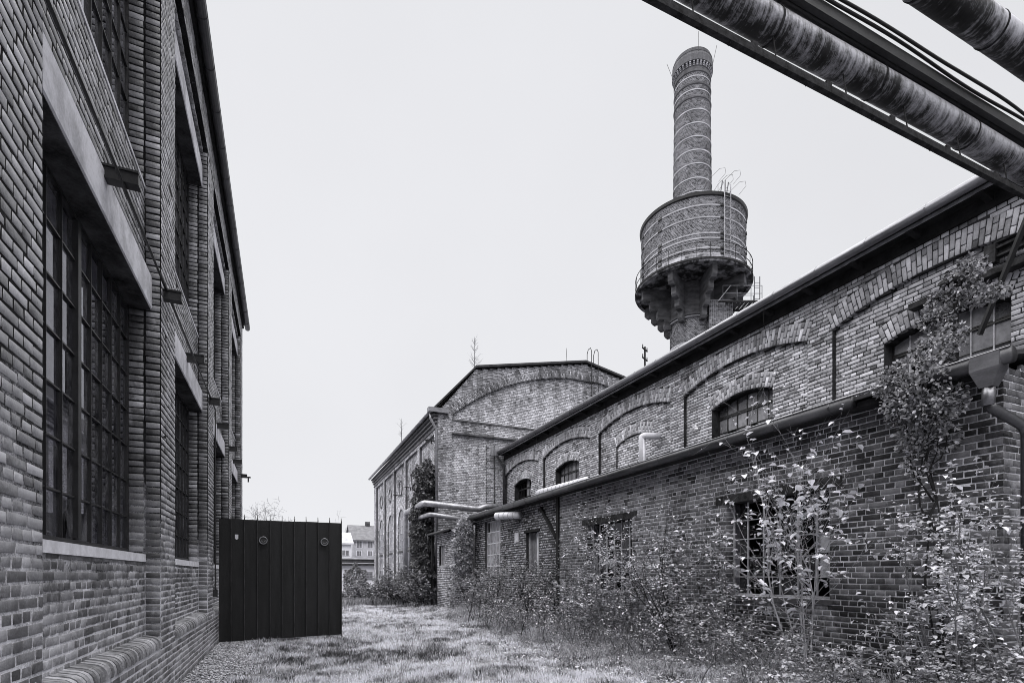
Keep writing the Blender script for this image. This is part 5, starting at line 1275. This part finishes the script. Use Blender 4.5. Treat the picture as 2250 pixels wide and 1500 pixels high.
# ivy on the boiler house corner
bl = []
for py, px, w_, n in ((1040, 934, 0.55, 900), (1065, 934, 0.75, 1300), (1095, 932, 0.8, 1500), (1130, 925, 0.95, 2000), (1165, 925, 1.0, 2200), (1200, 926, 1.0, 2200), (1235, 930, 1.0, 2200), (1262, 935, 1.0, 1600)):
    q = on_x(px, py, 6.45); bl.append((q, (0.5, w_, 0.62), n))
tr = [([(6.6, 27.3, 0), (6.65, 27.4, 3), (6.7, 27.3, 6.5)], 0.05)]
blobs('ivy', 'tall dark column of ivy climbing the boiler house by the silver pipes', bl, 0.13, 'leaf_dark', (0.45, 0.25), trunk=tr)
bl = []
for py, px, w_, n in ((1150, 1022, 0.30, 500), (1168, 1018, 0.42, 800), (1190, 1016, 0.46, 900), (1215, 1015, 0.46, 900), (1240, 1013, 0.46, 900), (1268, 1012, 0.5, 900)):
    q = on_y(px, py, 21.4); bl.append((q, (w_, 0.28, 0.42), n))
blobs('ivy', 'ivy column with pale leaves on the corner of the small shed', bl, 0.085, 'leaf_mid', (0.7, 0.28), trunk=[([(6.9, 21.6, 0), (6.95, 21.6, 3.2)], 0.03)])
# climber over the lean-to roof and gutter
bl = []
for px, py, X, w_, h_, n in ((2135, 585, 8.7, 0.16, 0.14, 260), (2110, 620, 8.6, 0.22, 0.18, 380), (2080, 660, 8.5, 0.24, 0.18, 360), (2060, 700, 8.4, 0.24, 0.16, 300), (2150, 650, 8.6, 0.22, 0.12, 220), (2190, 640, 8.7, 0.14, 0.08, 90), (2095, 740, 8.3, 0.14, 0.2, 220),
                            (2050, 770, 7.8, 0.26, 0.2, 420), (2000, 810, 7.3, 0.3, 0.16, 450), (2030, 850, 7.2, 0.28, 0.22, 550), (1990, 890, 7.15, 0.25, 0.2, 450), (2050, 900, 7.2, 0.28, 0.22, 450), (2010, 950, 7.3, 0.2, 0.2, 300), (2090, 880, 7.25, 0.16, 0.2, 160), (2070, 960, 7.35, 0.2, 0.18, 160), (2020, 1010, 7.4, 0.16, 0.22, 160), (1950, 850, 7.2, 0.16, 0.12, 160)):
    q = on_x(px, py, X); bl.append((q, (0.2, w_, h_), n))
g0 = on_x(2062, 1262, 7.45)
tr = [([(g0[0], g0[1], 0.15), on_x(2056, 1200, 7.46), on_x(2050, 1100, 7.48), on_x(2035, 1020, 7.42), on_x(2020, 930, 7.2), on_x(2030, 830, 7.15), on_x(2080, 740, 8.3), on_x(2110, 640, 8.5)], 0.020),
      ([(g0[0], g0[1] + 0.08, 0.15), on_x(2040, 1150, 7.48), on_x(2025, 1040, 7.42), on_x(2050, 920, 7.2), on_x(2000, 850, 7.15)], 0.013),
      ([(g0[0], g0[1] - 0.06, 0.15), on_x(2068, 1180, 7.46), on_x(2040, 1060, 7.44), on_x(2062, 960, 7.35)], 0.011), ([on_x(2050, 1100, 7.45), on_x(2005, 1030, 7.45), on_x(1995, 930, 7.3), on_x(1960, 860, 7.2)], 0.012), ([on_x(2040, 1040, 7.4), on_x(2075, 980, 7.4), on_x(2085, 900, 7.25)], 0.010)]
blobs('climber', 'climbing plant spilling over the lean-to gutter and round the vent pipe', bl, 0.05, 'leaf_mid', (0.42, 0.28), 'climber', 150, loc=(g0[0], g0[1], 0.15), trunk=tr, bark='timber_dark', outward=0.8)
# dry leaves caught in the near gutter
q = on_x(1760, 920, 7.28)

def bare_tree(name, label, p, hgt, spread, kids, r, bark='bark', up=0.05, curl=0.2, cat='tree'):
    T = thing(name, label, cat, p); mb = MB(); an = []
    branch(mb, p, (0.03, 0, 1), hgt * 0.62, r, 0, an, curl=0.06, up=0.1, nseg=8, kids=(), per=0)
    trunk = mb.obj('trunk', M[bark], T, smooth=True)
    cr = MB()
    for i in range(kids):
        z = hgt * RN.uniform(0.22, 0.62); a = RN.uniform(0, 2 * math.pi)
        branch(cr, (p[0], p[1], p[2] + z), (math.cos(a) * spread, math.sin(a) * spread, 1), (hgt - z) * RN.uniform(0.5, 0.95), r * 0.4, 0, an, curl=curl, up=up, nseg=7, kids=(7, 6), kl=(0.45, 0.4), n=4, per=0, rmin=0.011)
    cr.obj('crown', M[bark], T, smooth=True); return T
c_ = at(592, 1262, 60)
bare_tree('bare_tree', 'drooping bare birch showing above the black gate', (c_[0], c_[1], 0), 10.2, 0.5, 16, 0.12, up=-0.06, curl=0.25)
c_ = at(757, 1262, 92)
bare_tree('bare_tree', 'small bare tree behind the pale house beside the gate edge', (c_[0], c_[1], 0), 11.0, 0.6, 14, 0.16)
# saplings rooted on roofs
def roof_sapling(label, p, hgt, n):
    T = thing('roof_sapling', label, 'sapling', p); mb = MB(); an = []
    mb.tube([Vector(p), Vector(p) + Vector((0, 0, hgt * 0.5)), Vector(p) + Vector((0, 0, hgt))], [0.022, 0.016, 0.006], 5)
    for i in range(n):
        z = hgt * RN.uniform(0.08, 0.95); a = RN.uniform(0, 2 * math.pi); L = (0.25 + 0.35 * (1 - z / hgt)) * RN.uniform(0.6, 1.1)
        branch(mb, (p[0], p[1], p[2] + z), (math.cos(a) * 0.8, math.sin(a) * 0.8, 0.8), L, 0.008, 0, an, nseg=4, kids=(3,), kl=(0.5,), per=1)
    mb.obj('stems', M['bark'], T)
    return T
q = on_y(1043, 812, 25.0); roof_sapling('leafless sapling growing from the boiler house roof corner', (q[0], 25.05, q[2] - 0.1), 1.75, 34)
q = on_x(882, 975, 6.5); roof_sapling('thin sapling growing from the boiler house gutter', (6.5, q[1], 9.45), 1.5, 14)
q = on_y(1090, 1005, 24.85)
T = thing('grass_tuft', 'dry grass tuft in the gutter end against the gable', 'grass', (q[0] - 0.1, 24.8, 7.6)); n = 160
a = rng.uniform(0, 2 * math.pi, n); rr_ = rng.uniform(0, 0.18, n); L = rng.uniform(0.3, 0.75, n)
P_ = np.stack([q[0] - 0.1 + rr_ * np.cos(a), 24.8 + rr_ * np.sin(a), np.full(n, 7.55)], 1); tip = P_ + np.stack([np.cos(a) * L * 0.3, np.sin(a) * L * 0.3, L], 1)
link(np_mesh('blades', np.stack([P_ - [0.008, 0, 0], P_ + [0.008, 0, 0], tip], 1), np.arange(3 * n).reshape(-1, 3), rng.uniform(0.3, 0.8, n)), 'blades', M['straw'], T, kind='stuff')

# ------------------------------------------------------------------ ground cover: grass, weeds, gravel, fallen leaves
def blades(name, label, xy, hgt, wid, tone, mat, lean=0.45, cat='grass'):
    n = len(xy); z = gz(xy[:, 0], xy[:, 1]); a = rng.uniform(0, 2 * math.pi, n)
    s = np.stack([np.cos(a), np.sin(a), np.zeros(n)], 1) * (wid / 2)[:, None]
    b = rng.uniform(0, 2 * math.pi, n); ln = hgt * rng.uniform(0.1, 1.0, n) * lean
    d = np.stack([np.cos(b), np.sin(b), np.zeros(n)], 1)
    P_ = np.stack([xy[:, 0], xy[:, 1], z - 0.01], 1); up = np.zeros((n, 3)); up[:, 2] = hgt
    mid = P_ + up * 0.6 + d * (ln * 0.4)[:, None]; tip = P_ + up * (1 - 0.25 * (ln / hgt))[:, None] + d * ln[:, None] * 1.1
    V = np.stack([P_ - s, P_ + s, mid + s * 0.7, mid - s * 0.7, tip], 1)
    F_ = np.array([(0, 1, 2), (0, 2, 3), (3, 2, 4)])[None] + (np.arange(n) * 5)[:, None, None]
    link(np_mesh(name, V, F_.reshape(-1, 3), np.repeat(np.clip(tone, 0, 1), 3)), name, M[mat], kind='stuff', label=label, cat=cat)
def edge_x(y): return 5.1 + 0.5 * np.sin(y * 0.5) + 0.9 * sstep(8, 22, y)       # where mown grass gives way to weeds
def gravel_x(y): return -0.62 + 0.14 * np.sin(y * 1.3) + 0.10 * np.sin(y * 3.1 + 1)
XY = []
for y0, y1, dens in ((3.2, 9, 3000), (9, 14, 1900), (14, 20, 1200), (20, 34, 550)):
    n = int(dens * (y1 - y0) * 7.6); q = np.stack([rng.uniform(-0.8, 6.8, n), rng.uniform(y0, y1, n)], 1); XY.append(q)
XY = np.concatenate(XY)
k = (XY[:, 0] > gravel_x(XY[:, 1]) + rng.normal(0, 0.08, len(XY))) & (XY[:, 0] < edge_x(XY[:, 1]) + 0.8 + rng.normal(0, 0.2, len(XY)))
bare = vnoise(XY[:, 0] * 2.3 + 3, XY[:, 1] * 2.3) * 0.6 + 0.4 * vnoise(XY[:, 0] * 6 + 31, XY[:, 1] * 6)
k &= rng.random(len(XY)) < np.clip(1.9 * bare - 0.35, 0.06, 1); XY = XY[k]
patch = 0.35 * vnoise(XY[:, 0] * 1.1 + 20, XY[:, 1] * 1.1) + 0.35 * vnoise(XY[:, 0] * 3.7, XY[:, 1] * 3.7 + 7) + 0.3 * vnoise(XY[:, 0] * 9.3, XY[:, 1] * 9.3 + 17)
tuft = vnoise(XY[:, 0] * 2.1 + 50, XY[:, 1] * 2.1 + 11) ** 2
tone = np.clip(0.76 + (patch - 0.5) * 3.4 + rng.normal(0, 0.26, len(XY)), 0, 1)
hgt = (0.045 + 0.07 * tuft + 0.03 * (1 - patch)) * rng.uniform(0.5, 1.6, len(XY))
blades('grass', 'short patchy lawn grass covering the lane', XY, hgt, np.full(len(XY), 0.0085) * (1 + 0.05 * XY[:, 1]), tone, 'grass', 0.75)
n = 30000; XY = np.stack([rng.uniform(4.8, 7.5, n), rng.uniform(2.5, 22, n)], 1)
cl = vnoise(XY[:, 0] * 2.2 + 7, XY[:, 1] * 2.2 + 3)
k = (XY[:, 0] > edge_x(XY[:, 1]) + rng.normal(0, 0.3, n) - 0.1) & (rng.random(n) < np.clip(2.2 * cl - 0.5, 0.05, 1)); XY = XY[k]; cl = cl[k]; n = len(XY)
blades('weeds', 'tall dry weeds and straw along the foot of the lean-to', XY, (0.05 + 0.45 * cl ** 2) * rng.uniform(0.4, 1.4, n), rng.uniform(0.004, 0.010, n), rng.normal(0.5, 0.34, n), 'straw', 1.6, 'weeds')
n = 9000; XY = np.stack([rng.uniform(2.2, 6.8, n), rng.uniform(28, 37, n)], 1)
blades('weeds', 'rough weeds at the far end of the lane below the boiler house', XY, rng.uniform(0.1, 0.5, n), rng.uniform(0.015, 0.03, n), rng.normal(0.3, 0.25, n), 'straw', 0.8, 'weeds')
# fallen leaves
n = 12000; y = rng.uniform(3.2, 20, n); x = edge_x(y) + rng.normal(0.75, 0.75, n); k = x < 7.45; x, y = x[k], y[k]; n = len(x)
P_ = np.stack([x, y, gz(x, y) + rng.uniform(0.01, 0.08, n)], 1); D_ = rng.normal(0, 1, (n, 3)); D_[:, 2] *= 0.3; S_ = rng.normal(0, 1, (n, 3)); S_[:, 2] *= 0.3
L = rng.uniform(0.03, 0.075, n); V = leaf_np(P_, D_, S_, L, L * 0.7)
F_ = (LQ[None] + (np.arange(n) * 6)[:, None, None]).reshape(-1, 4)
link(np_mesh('fallen_leaves', V, F_, np.repeat(np.clip(rng.normal(0.6, 0.25, n), 0, 1), 2)), 'fallen_leaves', M['leaf_pale'], kind='stuff', label='pale fallen leaves scattered along the weedy edge of the lawn', cat='leaves')
# gravel strip
n = 15000; y = rng.uniform(3.0, 15.5, n); x = rng.uniform(-1.40, -0.3, n); k = x < gravel_x(y) + rng.normal(0.03, 0.06, n); x, y = x[k], y[k]
n2 = 500; x = np.concatenate([x, rng.normal(1.75, 0.16, n2)]); y = np.concatenate([y, rng.normal(14.6, 0.5, n2)]); n = len(x)
ico = np.array([(0, 0, 1), (0.9, 0, 0.3), (0.25, 0.85, 0.35), (-0.75, 0.5, 0.3), (-0.7, -0.55, 0.3), (0.3, -0.85, 0.3), (0, 0, -0.6)])
itri = np.array([(0, 1, 2), (0, 2, 3), (0, 3, 4), (0, 4, 5), (0, 5, 1), (6, 2, 1), (6, 3, 2), (6, 4, 3), (6, 5, 4), (6, 1, 5)])
sz = rng.uniform(0.012, 0.032, n); a = rng.uniform(0, 6.28, n); ca, sa = np.cos(a), np.sin(a)
V = ico[None] * (1 + rng.normal(0, 0.16, (n, 7, 3))) * sz[:, None, None] * np.array([1.2, 0.85, 0.65])
V = np.stack([V[:, :, 0] * ca[:, None] - V[:, :, 1] * sa[:, None], V[:, :, 0] * sa[:, None] + V[:, :, 1] * ca[:, None], V[:, :, 2]], -1)
V = V + np.stack([x, y, gz(x, y) + rng.uniform(0.0, 0.02, n)], 1)[:, None]
F_ = (itri[None] + (np.arange(n) * 7)[:, None, None]).reshape(-1, 3)
g = NT('gravel'); g.base(g.ramp(g.tone(), [(0.0, 0.08), (0.5, 0.34), (1.0, 0.68)]), 0.9, 0.2)
link(np_mesh('gravel', V, F_, np.repeat(np.clip(rng.normal(0.5, 0.22, n), 0, 1), 10)), 'gravel', g.m, kind='stuff', label='pale gravel strip along the foot of the factory wall', cat='gravel')
